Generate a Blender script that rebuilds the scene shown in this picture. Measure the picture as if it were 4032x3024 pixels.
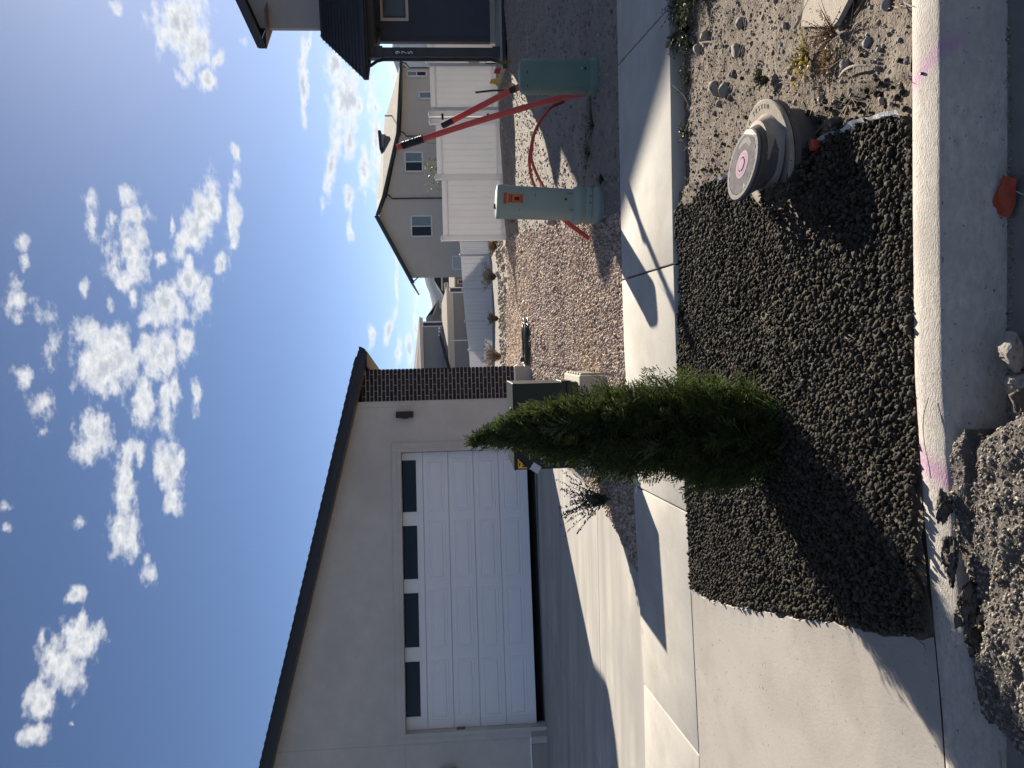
import bpy, bmesh, math, random
import numpy as np
from mathutils import Vector, Matrix
R = math.radians
random.seed(7)
rng = np.random.default_rng(11)
for o in list(bpy.data.objects): bpy.data.objects.remove(o)
scene = bpy.context.scene
COL = scene.collection

# ------------------------------------------------------------------ camera (phone held on its side: picture is turned 90 degrees)
CAM_H, YAW, PITCH, ROLL = 1.53, R(2.3), R(4.0), R(1.55)
fw = Vector((-math.sin(YAW)*math.cos(PITCH), math.cos(YAW)*math.cos(PITCH), -math.sin(PITCH)))
r0 = Vector((math.cos(YAW), math.sin(YAW), 0)); u0 = r0.cross(fw)
right = r0*math.cos(ROLL) - u0*math.sin(ROLL)
up = u0*math.cos(ROLL) + r0*math.sin(ROLL)
cam = bpy.data.cameras.new('camera'); cam_o = bpy.data.objects.new('camera', cam); COL.objects.link(cam_o)
cam.sensor_width = 36; cam.lens = 36*3028/4032; cam.clip_start = 0.05; cam.clip_end = 30000
M = Matrix.Identity(4)
for i in range(3):
    M[i][0] = -up[i]; M[i][1] = right[i]; M[i][2] = -fw[i]
M[2][3] = CAM_H
cam_o.matrix_world = M
scene.camera = cam_o

# ------------------------------------------------------------------ sky and sun
SUN_AZ, SUN_EL = R(30.0), R(23.5)          # azimuth from +Y towards +X
sund = Vector((math.sin(SUN_AZ)*math.cos(SUN_EL), math.cos(SUN_AZ)*math.cos(SUN_EL), math.sin(SUN_EL)))
sl = bpy.data.lights.new('sun', 'SUN'); sl.energy = 5.0; sl.angle = R(0.55); sl.color = (1.0, 0.90, 0.76)
so = bpy.data.objects.new('sun', sl); COL.objects.link(so)
so.rotation_euler = sund.to_track_quat('Z', 'Y').to_euler()
so.location = (20, 40, 30)
scene.view_settings.view_transform = 'Standard'; scene.view_settings.look = 'None'
scene.view_settings.exposure = 1.35; scene.view_settings.gamma = 1.0
SKY_STRENGTH, AIR, DUST, OZONE = 0.05, 0.52, 0.46, 3.0
SKY_GAMMA, SKY_TINT = 1.0, (0.86, 0.90, 0.93)
CLOUD_RIM, CLOUD_BASE = (7.9,7.85,7.7), (4.2,4.5,5.0)
# clouds: azimuth, elevation, long radius, short radius, tilt (degrees), weight
CLOUDS = [(22.9,17.0,1.86,1.39,-16,1),
 (20.9,16.5,1.65,0.79,-28,1),
 (19.3,16.0,0.7,0.48,-7,0.9),
 (20.4,15.2,0.83,0.24,-31,0.8),
 (23.8,20.6,0.41,0.33,-11,0.7),
 (19.0,9.9,2.46,0.26,-5,1),
 (21.6,9.3,0.8,0.13,-14,0.7),
 (20.2,7.6,1.49,0.51,-17,0.9),
 (18.3,7.1,1.97,1.07,-10,1),
 (15.7,7.0,1.55,0.38,-4,0.9),
 (14.3,8.3,2.94,0.4,-14,1),
 (11.3,7.4,0.93,0.32,-3,0.9),
 (9.1,7.5,0.69,0.22,-7,0.75),
 (13.4,6.2,1.82,0.32,-3,0.85),
 (15.2,5.3,2.98,0.35,-3,0.85),
 (18.0,5.5,0.9,0.22,-4,0.7),
 (10.0,17.4,2.68,0.83,-21,1),
 (10.9,16.5,0.97,0.58,-14,0.8),
 (10.0,15.3,1.86,0.42,-4,1),
 (13.1,14.8,0.69,0.27,-5,0.8),
 (14.5,14.7,0.63,0.27,14,0.75),
 (8.2,15.4,0.39,0.33,-4,0.75),
 (8.4,18.7,0.9,0.43,-18,0.85),
 (7.1,18.3,0.72,0.4,-4,0.85),
 (6.9,16.2,0.72,0.42,-4,0.85),
 (9.5,19.2,0.81,0.18,-10,0.7),
 (11.9,21.6,0.72,0.49,-6,0.9),
 (10.4,21.2,0.7,0.71,-6,0.9),
 (7.8,21.6,2.1,0.72,-1,1),
 (5.7,22.3,0.85,0.57,-4,0.9),
 (10.1,23.9,1.67,0.34,-6,0.7),
 (10.1,22.8,0.64,0.32,-6,0.75),
 (7.7,22.9,1.46,0.46,-5,0.6),
 (4.3,23.3,0.52,0.21,-4,0.6),
 (7.3,20.1,0.49,0.28,-4,0.6),
 (4.6,22.0,0.66,0.33,-4,0.7),
 (4.0,20.0,1.39,1.32,-3,1),
 (5.7,18.5,0.98,0.96,-4,0.95),
 (4.8,17.6,1.32,0.47,-3,0.85),
 (3.2,21.3,0.59,0.47,-3,0.8),
 (0.6,20.6,1.66,1.23,-2,1),
 (1.2,19.0,0.96,0.67,-2,0.9),
 (3.7,18.0,0.99,0.38,-3,0.75),
 (0.0,23.7,1.98,1.6,-2,1.15),
 (2.4,24.8,0.85,0.74,-3,0.9),
 (1.6,22.9,1.16,0.57,-2,1),
 (-5.0,24.5,1.51,0.89,6,1),
 (-6.4,25.0,0.6,0.67,0,0.9),
 (-3.0,21.6,1.85,0.68,-1,0.95),
 (-3.4,20.2,2.02,0.46,-1,0.9),
 (-2.1,19.7,1.52,0.35,-1,0.8),
 (-2.6,18.3,1.22,0.3,-1,0.7),
 (-7.6,20.1,1.67,0.81,1,1),
 (-10.2,19.8,0.73,0.58,1,0.85),
 (-6.5,22.6,1.16,0.48,-6,0.85),
 (-6.9,21.9,1.16,0.26,-6,0.7),
 (-9.0,22.7,1.82,0.58,1,0.9),
 (-12.3,22.7,1.48,0.78,-2,1),
 (-14.9,21.1,0.71,0.44,12,0.85),
 (-14.1,21.3,0.36,0.25,3,0.6),
 (-16.3,25.2,0.54,0.54,4,0.85),
 (-19.3,24.7,1.3,1.04,6,1),
 (-20.9,25.5,1.69,0.95,22,1),
 (-23.0,26.4,1.02,0.71,8,0.95),
 (-18.8,26.8,0.68,0.22,6,0.6),
 (-25.1,26.5,0.57,0.65,8,0.9),
 (-24.7,24.5,0.17,0.13,8,0.5),
 (-11.2,25.3,0.36,0.32,2,0.6),
 (8.8,27.9,0.54,0.36,-6,0.75),
 (7.1,27.8,0.58,0.24,-5,0.65),
 (4.7,28.5,1.04,0.61,-4,0.6),
 (3.6,27.1,0.72,0.45,-3,0.55),
 (1.3,26.7,1.15,0.51,-2,0.55),
 (-0.9,28.3,0.66,0.61,-2,0.85),
 (5.6,24.7,0.62,0.29,-4,0.6),
 (-2.8,27.5,0.84,0.56,-1,0.6),
 (-4.8,27.4,0.4,0.33,0,0.5),
 (-10.1,29.3,0.42,0.29,2,0.6),
 (-11.5,29.2,0.32,0.24,3,0.55),
 (21.6,13.4,0.28,0.2,-7,0.6),
 (5.5,4.3,1.79,0.13,-2,0.9),
 (4.1,2.9,0.84,0.18,-2,0.9),
 (2.2,3.0,0.96,0.21,-2,0.9),
 (0.5,4.3,1.02,0.23,-2,0.9),
 (0.6,3.6,1.3,0.26,-2,0.95),
 (5.3,2.4,0.33,0.1,-2,0.7),
 (1.5,6.3,0.89,0.22,-2,0.8),
 (1.7,5.0,1.37,0.29,-17,0.8),
 (8.8,7.4,0.48,0.31,-3,0.7),
 (19.6,3.9,0.75,0.16,-3,0.9),
 (17.5,5.1,0.54,0.28,-3,0.9),
 (17.9,5.6,0.4,0.14,-4,0.8),
 (17.8,6.3,0.68,0.28,-4,0.9)]

def make_world():
    w = bpy.data.worlds.new('World'); scene.world = w; w.use_nodes = True
    def kit(nt):
        """Small node-building helpers for one tree."""
        N = nt.nodes.new; L = nt.links.new
        def math_(op, a, b=None, c=None):
            n = N('ShaderNodeMath'); n.operation = op
            for i, s in enumerate((a, b, c)):
                if s is None: continue
                if isinstance(s, (int, float)): n.inputs[i].default_value = s
                else: L(s, n.inputs[i])
            return n.outputs[0]
        def angles():
            tc = N('ShaderNodeTexCoord'); sep = N('ShaderNodeSeparateXYZ'); L(tc.outputs['Generated'], sep.inputs[0])
            return (math_('MULTIPLY', math_('ARCTAN2', sep.outputs[0], sep.outputs[1]), 57.2958), math_('MULTIPLY', math_('ARCSINE', sep.outputs[2]), 57.2958))
        return N, L, math_, angles
    def cloud_sky(blobs, gen):
        """Node group: background shader for one patch of sky, Nishita with backlit cumulus over it."""
        nt = bpy.data.node_groups.new('sky_patch', 'ShaderNodeTree'); nt.interface.new_socket('Shader', in_out='OUTPUT', socket_type='NodeSocketShader')
        N, L, math_, angles = kit(nt)
        def rng_(v, a, b):
            n = N('ShaderNodeMapRange'); n.interpolation_type = 'SMOOTHSTEP'; L(v, n.inputs[0])
            n.inputs[1].default_value = a; n.inputs[2].default_value = b; return n.outputs[0]
        sky = N('ShaderNodeTexSky'); sky.sky_type = 'NISHITA'; sky.sun_disc = False
        sky.sun_elevation = SUN_EL; sky.sun_rotation = SUN_AZ
        sky.altitude = 1400; sky.air_density = AIR; sky.dust_density = DUST; sky.ozone_density = OZONE
        az, el = angles()
        comb = N('ShaderNodeCombineXYZ'); L(az, comb.inputs[0]); L(el, comb.inputs[1]); comb.inputs[2].default_value = 1.0
        P0 = comb.outputs[0]
        def noise(scale, detail, rough, vec, out='Fac'):
            n = N('ShaderNodeTexNoise'); n.inputs['Scale'].default_value = scale; n.inputs['Detail'].default_value = detail
            n.inputs['Roughness'].default_value = rough; L(vec, n.inputs['Vector']); return n.outputs[out]
        sm = N('ShaderNodeVectorMath'); sm.operation = 'MULTIPLY'; L(P0, sm.inputs[0]); sm.inputs[1].default_value = (0.75, 1.5, 1.0); SP = sm.outputs[0]
        if gen:                      # unseen rest of the sky: same scattered cumulus, cover raised to lift the shade
            acc = math_('MULTIPLY_ADD', noise(0.055, 2, 0.5, P0), 4.5, -2.42); detail = 4
        else:
            wob = noise(0.5, 4, 0.6, P0, 'Color')
            vs = N('ShaderNodeVectorMath'); vs.operation = 'SUBTRACT'; L(wob, vs.inputs[0]); vs.inputs[1].default_value = (0.5, 0.5, 0.5)
            vm = N('ShaderNodeVectorMath'); vm.operation = 'MULTIPLY_ADD'; L(vs.outputs[0], vm.inputs[0]); vm.inputs[1].default_value = (1.3, 0.55, 0); L(P0, vm.inputs[2])
            p = vm.outputs[0]; acc = None; detail = 8
            for (a, e, ra, rb, t, s) in blobs:
                c_, s_ = math.cos(R(t)), math.sin(R(t)); ra, rb = ra*1.5, rb*1.5
                q = p
                if acc is not None:      # each lookup hangs on the one before: keeps the shader stack small
                    ch = N('ShaderNodeVectorMath'); ch.operation = 'MULTIPLY_ADD'; L(acc, ch.inputs[0]); ch.inputs[1].default_value = (1e-9, 1e-9, 1e-9); L(p, ch.inputs[2]); q = ch.outputs[0]
                dv = []
                for k in ((c_/ra, s_/ra, -(a*c_+e*s_)/ra), (-s_/rb, c_/rb, -(-a*s_+e*c_)/rb)):
                    d = N('ShaderNodeVectorMath'); d.operation = 'DOT_PRODUCT'; L(q, d.inputs[0]); d.inputs[1].default_value = k; dv.append(d.outputs['Value'])
                ln = math_('SQRT', math_('MULTIPLY_ADD', dv[0], dv[0], math_('MULTIPLY', dv[1], dv[1])))
                f = math_('MULTIPLY_ADD', ln, -s, s)
                acc = f if acc is None else math_('MAXIMUM', acc, f)
            if acc is None: acc = math_('SUBTRACT', math_('MULTIPLY', el, 0.0), 2.0)
        dens = math_('ADD', acc, math_('MULTIPLY_ADD', noise(0.95, detail, 0.60, SP), 2.0, -1.07))
        cover = math_('MULTIPLY', math_('MULTIPLY', rng_(dens, -0.06, 0.72), 0.95), rng_(el, -1.0, 1.0))
        thick = rng_(math_('ADD', dens, math_('MULTIPLY_ADD', noise(1.7, 6, 0.62, SP), 1.5, -0.75)), 0.25, 1.15)
        cc = N('ShaderNodeMix'); cc.data_type = 'RGBA'; L(thick, cc.inputs['Factor'])
        cc.inputs['A'].default_value = (*CLOUD_RIM, 1); cc.inputs['B'].default_value = (*CLOUD_BASE, 1)
        gm = N('ShaderNodeGamma'); gm.inputs['Gamma'].default_value = SKY_GAMMA; L(sky.outputs[0], gm.inputs['Color'])
        tn = N('ShaderNodeMix'); tn.data_type = 'RGBA'; tn.blend_type = 'MULTIPLY'; tn.inputs['Factor'].default_value = 1; L(gm.outputs[0], tn.inputs['A']); tn.inputs['B'].default_value = (*SKY_TINT, 1)
        mx = N('ShaderNodeMix'); mx.data_type = 'RGBA'; L(cover, mx.inputs['Factor'])
        L(tn.outputs['Result'], mx.inputs['A']); L(cc.outputs['Result'], mx.inputs['B'])
        bg = N('ShaderNodeBackground'); bg.inputs['Strength'].default_value = SKY_STRENGTH
        L(mx.outputs['Result'], bg.inputs['Color'])
        go = N('NodeGroupOutput'); L(bg.outputs[0], go.inputs[0]); return nt
    nt = w.node_tree; nt.nodes.clear(); N, L, math_, angles = kit(nt); az, el = angles()
    def patch(blobs, gen=False):
        g = N('ShaderNodeGroup'); g.node_tree = cloud_sky(blobs, gen); return g.outputs[0]
    def pick(axis, at, lo, hi):
        m = N('ShaderNodeMixShader'); L(math_('GREATER_THAN', axis, at), m.inputs[0]); L(lo, m.inputs[1]); L(hi, m.inputs[2]); return m.outputs[0]
    def tree(a0, a1, e0, e1, depth):
        bl = []
        for b in CLOUDS:
            r_ = max(b[2], b[3])*1.5*1.45+.9
            if a0-r_ < b[0] < a1+r_ and e0-r_ < b[1] < e1+r_: bl.append(b)
        if len(bl) <= 8 or depth == 0: return patch(bl)
        if (a1-a0) > (e1-e0): m = (a0+a1)/2; return pick(az, m, tree(a0,m,e0,e1,depth-1), tree(m,a1,e0,e1,depth-1))
        m = (e0+e1)/2; return pick(el, m, tree(a0,a1,e0,m,depth-1), tree(a0,a1,m,e1,depth-1))
    inner = tree(-32, 32, -2, 46, 5)
    box = math_('MULTIPLY', math_('LESS_THAN', math_('ABSOLUTE', az), 32.0), math_('LESS_THAN', math_('ABSOLUTE', math_('SUBTRACT', el, 22.0)), 24.0))
    top = pick(box, 0.5, patch([], True), inner)
    out = N('ShaderNodeOutputWorld'); L(top, out.inputs['Surface'])
make_world()
try:
    scene.cycles.max_bounces = 6; scene.cycles.diffuse_bounces = 3; scene.cycles.transparent_max_bounces = 8
except Exception: pass

# ------------------------------------------------------------------ mesh helpers
class MB:
    """Collects faces; build() links them as one mesh object."""
    def __init__(s): s.v = []; s.f = []
    def add(s, vs, fs):
        n = len(s.v); s.v += [tuple(p) for p in vs]; s.f += [tuple(i+n for i in q) for q in fs]; return s
    def box(s, x0, x1, y0, y1, z0, z1):
        return s.add([(x0,y0,z0),(x1,y0,z0),(x1,y1,z0),(x0,y1,z0),(x0,y0,z1),(x1,y0,z1),(x1,y1,z1),(x0,y1,z1)],
                     [(0,3,2,1),(4,5,6,7),(0,1,5,4),(1,2,6,5),(2,3,7,6),(3,0,4,7)])
    def prism(s, poly, y0, y1):          # polygon in x,z pushed along y
        n = len(poly)
        return s.add([(x,y0,z) for x,z in poly]+[(x,y1,z) for x,z in poly],
                     [tuple(range(n)), tuple(range(2*n-1, n-1, -1))]+[(i,n+i,n+(i+1)%n,(i+1)%n) for i in range(n)])
    def slab(s, poly, z0, z1):           # polygon in x,y pushed along z (z1 may be a function)
        n = len(poly); top = [(x,y,(z1(x,y) if callable(z1) else z1)) for x,y in poly]
        return s.add([(x,y,z0) for x,y in poly]+top,
                     [tuple(range(n-1,-1,-1)), tuple(range(n,2*n))]+[(i,(i+1)%n,n+(i+1)%n,n+i) for i in range(n)])
    def loft(s, A, B, cap=True):         # two equal loops
        n = len(A); f = [(i,(i+1)%n,n+(i+1)%n,n+i) for i in range(n)]
        if cap: f += [tuple(range(n-1,-1,-1)), tuple(range(n,2*n))]
        return s.add(list(A)+list(B), f)
    def sheet(s, quad, th):              # quad of 3D points with thickness along its normal
        q = [Vector(p) for p in quad]; nn = (q[1]-q[0]).cross(q[2]-q[0]).normalized()*th
        return s.loft([p-nn for p in q], q)
    def tube(s, pts, rad, n=8, cap=True):
        pts = [Vector(p) for p in pts]; k = len(pts)
        rad = rad if isinstance(rad, (list, tuple)) else [rad]*k
        base = len(s.v); ref = None
        for i, p in enumerate(pts):
            d = (pts[min(i+1,k-1)]-pts[max(i-1,0)]).normalized()
            if ref is None:
                ref = Vector((0,0,1)) if abs(d.z) < .9 else Vector((1,0,0))
            a = (ref-d*ref.dot(d)).normalized(); b = d.cross(a); ref = a
            for j in range(n):
                t = 2*math.pi*j/n; s.v.append(tuple(p+(a*math.cos(t)+b*math.sin(t))*rad[i]))
        for i in range(k-1):
            for j in range(n):
                s.f.append((base+i*n+j, base+i*n+(j+1)%n, base+(i+1)*n+(j+1)%n, base+(i+1)*n+j))
        if cap: s.f += [tuple(base+j for j in range(n-1,-1,-1)), tuple(base+(k-1)*n+j for j in range(n))]
        return s
    def bar(s, a, b, w, h=None):         # square bar from a to b
        h = h or w; a, b = Vector(a), Vector(b); d = (b-a).normalized()
        u = Vector((0,0,1)) if abs(d.z) < .95 else Vector((0,1,0))
        x = d.cross(u).normalized(); y = x.cross(d)
        q = [x*sx*w/2+y*sy*h/2 for sx, sy in ((-1,-1),(1,-1),(1,1),(-1,1))]
        return s.loft([a+k for k in q], [b+k for k in q])
    def lathe(s, prof, n=32, c=(0,0), sq=1.0, ex=None):   # profile of (r,z); sq squashes y; ex superellipse power
        base = len(s.v); k = len(prof)
        for r, z in prof:
            for j in range(n):
                t = 2*math.pi*j/n; cx, cy = math.cos(t), math.sin(t)
                if ex: cx, cy = math.copysign(abs(cx)**ex, cx), math.copysign(abs(cy)**ex, cy)
                s.v.append((c[0]+r*cx, c[1]+r*cy*sq, z))
        for i in range(k-1):
            for j in range(n): s.f.append((base+i*n+j, base+i*n+(j+1)%n, base+(i+1)*n+(j+1)%n, base+(i+1)*n+j))
        s.f += [tuple(base+j for j in range(n-1,-1,-1)), tuple(base+(k-1)*n+j for j in range(n))]
        return s
    def mesh(s, name='mesh', bevel=0, seg=1, smooth=None):
        me = bpy.data.meshes.new(name); me.from_pydata(s.v, [], s.f); me.update()
        bm = bmesh.new(); bm.from_mesh(me)
        bmesh.ops.recalc_face_normals(bm, faces=bm.faces)
        if bevel:
            es = [e for e in bm.edges if len(e.link_faces) == 2 and e.calc_face_angle(0) > 0.5]
            bmesh.ops.bevel(bm, geom=es, offset=bevel, segments=seg, affect='EDGES', profile=0.6)
        bm.to_mesh(me); bm.free()
        if smooth is not None:
            me.polygons.foreach_set('use_smooth', [True]*len(me.polygons)); me.set_sharp_from_angle(angle=R(smooth))
        return me
    def build(s, name, mat, parent=None, bevel=0, seg=1, smooth=None):
        return link(name, s.mesh(name, bevel, seg, smooth), mat, parent)
def link(name, me, mat, parent=None, loc=None, rot=None):
    if mat is not None and not me.materials: me.materials.append(mat)
    o = bpy.data.objects.new(name, me); COL.objects.link(o)
    if parent: o.parent = parent
    if loc is not None: o.location = loc
    if rot is not None: o.rotation_euler = rot
    return o
def tag(o, label=None, cat=None, group=None, kind=None):
    if label: o['label'] = label
    if cat: o['category'] = cat
    if group: o['group'] = group
    if kind: o['kind'] = kind
    return o
def thing(name, loc, rz, label, cat, group=None):
    o = bpy.data.objects.new(name, None); COL.objects.link(o)
    o.location = loc; o.rotation_euler = (0, 0, rz); o.empty_display_size = .2
    return tag(o, label, cat, group)
def struct(o): o['kind'] = 'structure'; return o
def np_mesh(name, V, F, mat, smooth=False):
    """Fast mesh from arrays: V (n,3), F (m,k)."""
    me = bpy.data.meshes.new(name); k = F.shape[1]
    me.vertices.add(len(V)); me.vertices.foreach_set('co', V.astype(np.float32).ravel())
    me.loops.add(F.size); me.loops.foreach_set('vertex_index', F.astype(np.int32).ravel())
    me.polygons.add(len(F)); me.polygons.foreach_set('loop_start', np.arange(0, F.size, k, dtype=np.int32))
    me.polygons.foreach_set('loop_total', np.full(len(F), k, dtype=np.int32))
    if smooth: me.polygons.foreach_set('use_smooth', np.ones(len(F), dtype=bool))
    me.update(calc_edges=True); me.validate()
    me.materials.append(mat); return me
def ico(sub):
    bm = bmesh.new(); bmesh.ops.create_icosphere(bm, subdivisions=sub, radius=1)
    V = np.array([v.co[:] for v in bm.verts]); F = np.array([[v.index for v in f.verts] for f in bm.faces]); bm.free(); return V, F
def rand_rot(n):
    q = rng.normal(size=(n,4)); q /= np.linalg.norm(q, axis=1)[:,None]; w,x,y,z = q.T
    return np.stack([1-2*(y*y+z*z),2*(x*y-z*w),2*(x*z+y*w),2*(x*y+z*w),1-2*(x*x+z*z),2*(y*z-x*w),2*(x*z-y*w),2*(y*z+x*w),1-2*(x*x+y*y)],1).reshape(n,3,3)
def stones(P, rad, sub=1, rough=.18, flat=.75, lumps=14):
    """Many angular stones: P (n,3) centres, rad (n,)."""
    V0, F0 = ico(sub); n = len(P); nv = len(V0)
    var = []
    for _ in range(lumps):
        V = V0*(1+rng.normal(0, rough, (nv,1)))*np.array([1, rng.uniform(.7,1), rng.uniform(flat*.8,1)])
        for _ in range(3):                                   # a few chipped flats
            d = rng.normal(size=3); d /= np.linalg.norm(d); h = V@d; lim = rng.uniform(.5,.8)
            V = V-np.outer(np.maximum(h-lim, 0), d)*.85
        var.append(V)
    var = np.array(var)[rng.integers(0, lumps, n)]
    V = np.einsum('nij,nvj->nvi', rand_rot(n), var)*rad[:,None,None]+P[:,None,:]
    F = F0[None]+(np.arange(n)*nv)[:,None,None]
    return V.reshape(-1,3), F.reshape(-1,3)
def inside(poly, x, y):
    x = np.asarray(x); y = np.asarray(y); r = np.zeros(x.shape, bool); n = len(poly)
    for i in range(n):
        x0,y0 = poly[i]; x1,y1 = poly[(i+1)%n]
        if y0 == y1: continue
        c = (y0 > y) != (y1 > y); r ^= c & (x < (x1-x0)*(y-y0)/(y1-y0)+x0)
    return r
def vnoise(x, y, s, seed=0):
    """Smooth value noise on arrays."""
    x = np.asarray(x)*s+seed*17.3; y = np.asarray(y)*s+seed*9.1
    xi, yi = np.floor(x).astype(int), np.floor(y).astype(int); fx, fy = x-xi, y-yi
    fx, fy = fx*fx*(3-2*fx), fy*fy*(3-2*fy)
    def h(a, b): 
        t = np.sin(a*127.1+b*311.7+seed*74.7)*43758.5453; return t-np.floor(t)
    return (h(xi,yi)*(1-fx)+h(xi+1,yi)*fx)*(1-fy)+(h(xi,yi+1)*(1-fx)+h(xi+1,yi+1)*fx)*fy
def grid_sheet(name, xs, ys, zf, mat, mask=None, smooth=True):
    X, Y = np.meshgrid(xs, ys); Z = zf(X, Y); nx, ny = len(xs), len(ys)
    V = np.stack([X.ravel(), Y.ravel(), Z.ravel()], 1)
    i = (np.arange(ny-1)[:,None]*nx+np.arange(nx-1)[None]).ravel()
    F = np.stack([i, i+1, i+nx+1, i+nx], 1)
    if mask is not None:
        c = V[F].mean(1); F = F[mask(c[:,0], c[:,1])]
    return link(name, np_mesh(name, V, F, mat, smooth), None)
def text_mesh(txt, size, depth=.0015, font_align='CENTER', space=1.0):
    c = bpy.data.curves.new('t', 'FONT'); c.body = txt; c.size = size; c.extrude = depth; c.align_x = font_align; c.align_y = 'CENTER'
    c.space_character = space; c.resolution_u = 3
    o = bpy.data.objects.new('t', c); COL.objects.link(o)
    dg = bpy.context.evaluated_depsgraph_get(); me = bpy.data.meshes.new_from_object(o.evaluated_get(dg))
    bpy.data.objects.remove(o); bpy.data.curves.remove(c); return me

# ------------------------------------------------------------------ materials
def base_mat(name):
    m = bpy.data.materials.new(name); m.use_nodes = True; nt = m.node_tree; b = nt.nodes['Principled BSDF']
    return m, nt, b
def mat(name, c1, c2=None, scale=8, rough=.8, bump=0, bscale=60, spec=.4, metal=0, detail=6, stretch=None, speck=None, sp_scale=150,
        island=0.0, each=0.0, c3=None, s3=.8, coat=0, bdist=.01, obj=False, lilac=False):
    """Procedural surface: two-tone noise, optional large stain tone c3, specks, per-piece variation and bump."""
    m, nt, b = base_mat(name); N = nt.nodes.new; L = nt.links.new
    b.inputs['Roughness'].default_value = rough; b.inputs['Specular IOR Level'].default_value = spec; b.inputs['Metallic'].default_value = metal
    b.inputs['Coat Weight'].default_value = coat
    if obj: vec = N('ShaderNodeTexCoord').outputs['Object']
    else: vec = N('ShaderNodeNewGeometry').outputs['Position']
    if stretch:
        mp = N('ShaderNodeMapping'); mp.inputs['Scale'].default_value = stretch; L(vec, mp.inputs[0]); svec = mp.outputs[0]
    else: svec = vec
    def noise(s, d, v, r=.6):
        n = N('ShaderNodeTexNoise'); n.inputs['Scale'].default_value = s; n.inputs['Detail'].default_value = d; n.inputs['Roughness'].default_value = r
        L(v, n.inputs['Vector']); return n.outputs['Fac']
    def mixc(f, a, bb, blend='MIX'):
        n = N('ShaderNodeMix'); n.data_type = 'RGBA'; n.blend_type = blend
        for k, s in (('Factor', f), ('A', a), ('B', bb)):
            i = n.inputs[k]
            if isinstance(s, (int, float)): i.default_value = s
            elif isinstance(s, tuple): i.default_value = (*s[:3], 1)
            else: L(s, i)
        return n.outputs['Result']
    def ramp(f, a, bb):
        n = N('ShaderNodeMapRange'); L(f, n.inputs[0]); n.inputs[1].default_value = a; n.inputs[2].default_value = bb; return n.outputs[0]
    col = c1
    if c2: col = mixc(ramp(noise(scale, detail, svec), .3, .7), c1, c2)
    if c3: col = mixc(ramp(noise(s3, 5, vec, .65), .48, .68), col, c3)
    if speck: col = mixc(ramp(noise(sp_scale, 2, vec), .66, .74), col, speck)
    if island:
        g = N('ShaderNodeNewGeometry'); 
        r1 = N('ShaderNodeMapRange'); L(g.outputs['Random Per Island'], r1.inputs[0]); r1.inputs[3].default_value = 1-island; r1.inputs[4].default_value = 1+island
        hs = N('ShaderNodeHueSaturation'); L(r1.outputs[0], hs.inputs['Value'])
        wn = N('ShaderNodeTexWhiteNoise'); wn.noise_dimensions = '1D'; L(g.outputs['Random Per Island'], wn.inputs['W'])
        r2 = N('ShaderNodeMapRange'); L(wn.outputs['Value'], r2.inputs[0]); r2.inputs[3].default_value = .55; r2.inputs[4].default_value = 1.35
        L(r2.outputs[0], hs.inputs['Saturation'])
        if isinstance(col, tuple): hs.inputs['Color'].default_value = (*col[:3], 1)
        else: L(col, hs.inputs['Color'])
        col = hs.outputs[0]
    if each:                        # pieces that are objects of their own differ a little
        oi = N('ShaderNodeObjectInfo'); r1 = N('ShaderNodeMapRange'); L(oi.outputs['Random'], r1.inputs[0]); r1.inputs[3].default_value = 1-each; r1.inputs[4].default_value = 1+each
        hs = N('ShaderNodeHueSaturation'); L(r1.outputs[0], hs.inputs['Value']); L(col, hs.inputs['Color']); col = hs.outputs[0]
    if lilac:                       # two bands of sprayed locate paint, fuzzy edged
        sx = N('ShaderNodeSeparateXYZ'); L(vec, sx.inputs[0])
        for x0, w, sk in ((.80,.055,-.45),(-.375,.085,.35)):
            ad = N('ShaderNodeMath'); ad.operation = 'MULTIPLY_ADD'; L(sx.outputs[1], ad.inputs[0]); ad.inputs[1].default_value = -sk; ad.inputs[2].default_value = -x0+sk*2.18
            a2 = N('ShaderNodeMath'); a2.operation = 'ADD'; L(ad.outputs[0], a2.inputs[0]); L(sx.outputs[0], a2.inputs[1])
            a3 = N('ShaderNodeMath'); a3.operation = 'ABSOLUTE'; L(a2.outputs[0], a3.inputs[0])
            a4 = N('ShaderNodeMath'); a4.operation = 'MULTIPLY_ADD'; L(noise(70, 4, vec), a4.inputs[0]); a4.inputs[1].default_value = w*1.1; L(a3.outputs[0], a4.inputs[2])
            f_ = N('ShaderNodeMapRange'); f_.interpolation_type = 'SMOOTHSTEP'; L(a4.outputs[0], f_.inputs[0]); f_.inputs[1].default_value = w*1.5; f_.inputs[2].default_value = w*.3; f_.inputs[4].default_value = .95
            zr = N('ShaderNodeMapRange'); L(sx.outputs[2], zr.inputs[0]); zr.inputs[1].default_value = .075; zr.inputs[2].default_value = .125
            fm = N('ShaderNodeMath'); fm.operation = 'MULTIPLY'; L(f_.outputs[0], fm.inputs[0]); L(zr.outputs[0], fm.inputs[1])
            col = mixc(fm.outputs[0], col, (.40,.235,.36))
    if isinstance(col, tuple): b.inputs['Base Color'].default_value = (*col[:3], 1)
    else: L(col, b.inputs['Base Color'])
    if bump:
        bn = N('ShaderNodeBump'); bn.inputs['Strength'].default_value = bump; bn.inputs['Distance'].default_value = bdist
        L(noise(bscale, 5, svec), bn.inputs['Height']); L(bn.outputs[0], b.inputs['Normal'])
    return m
CONC = mat('concrete_walk', (.515,.49,.44), (.43,.41,.37), 3.5, .88, .3, 220, c3=(.37,.345,.305), s3=1.1, speck=(.2,.19,.18), sp_scale=90, bdist=.003, stretch=(1,.35,1))
DRIVE = mat('concrete_drive', (.52,.49,.43), (.31,.298,.277), 1.8, .85, .25, 160, c3=(.33,.315,.29), s3=.55, bdist=.003, stretch=(.22,1.6,1), detail=8)
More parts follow.
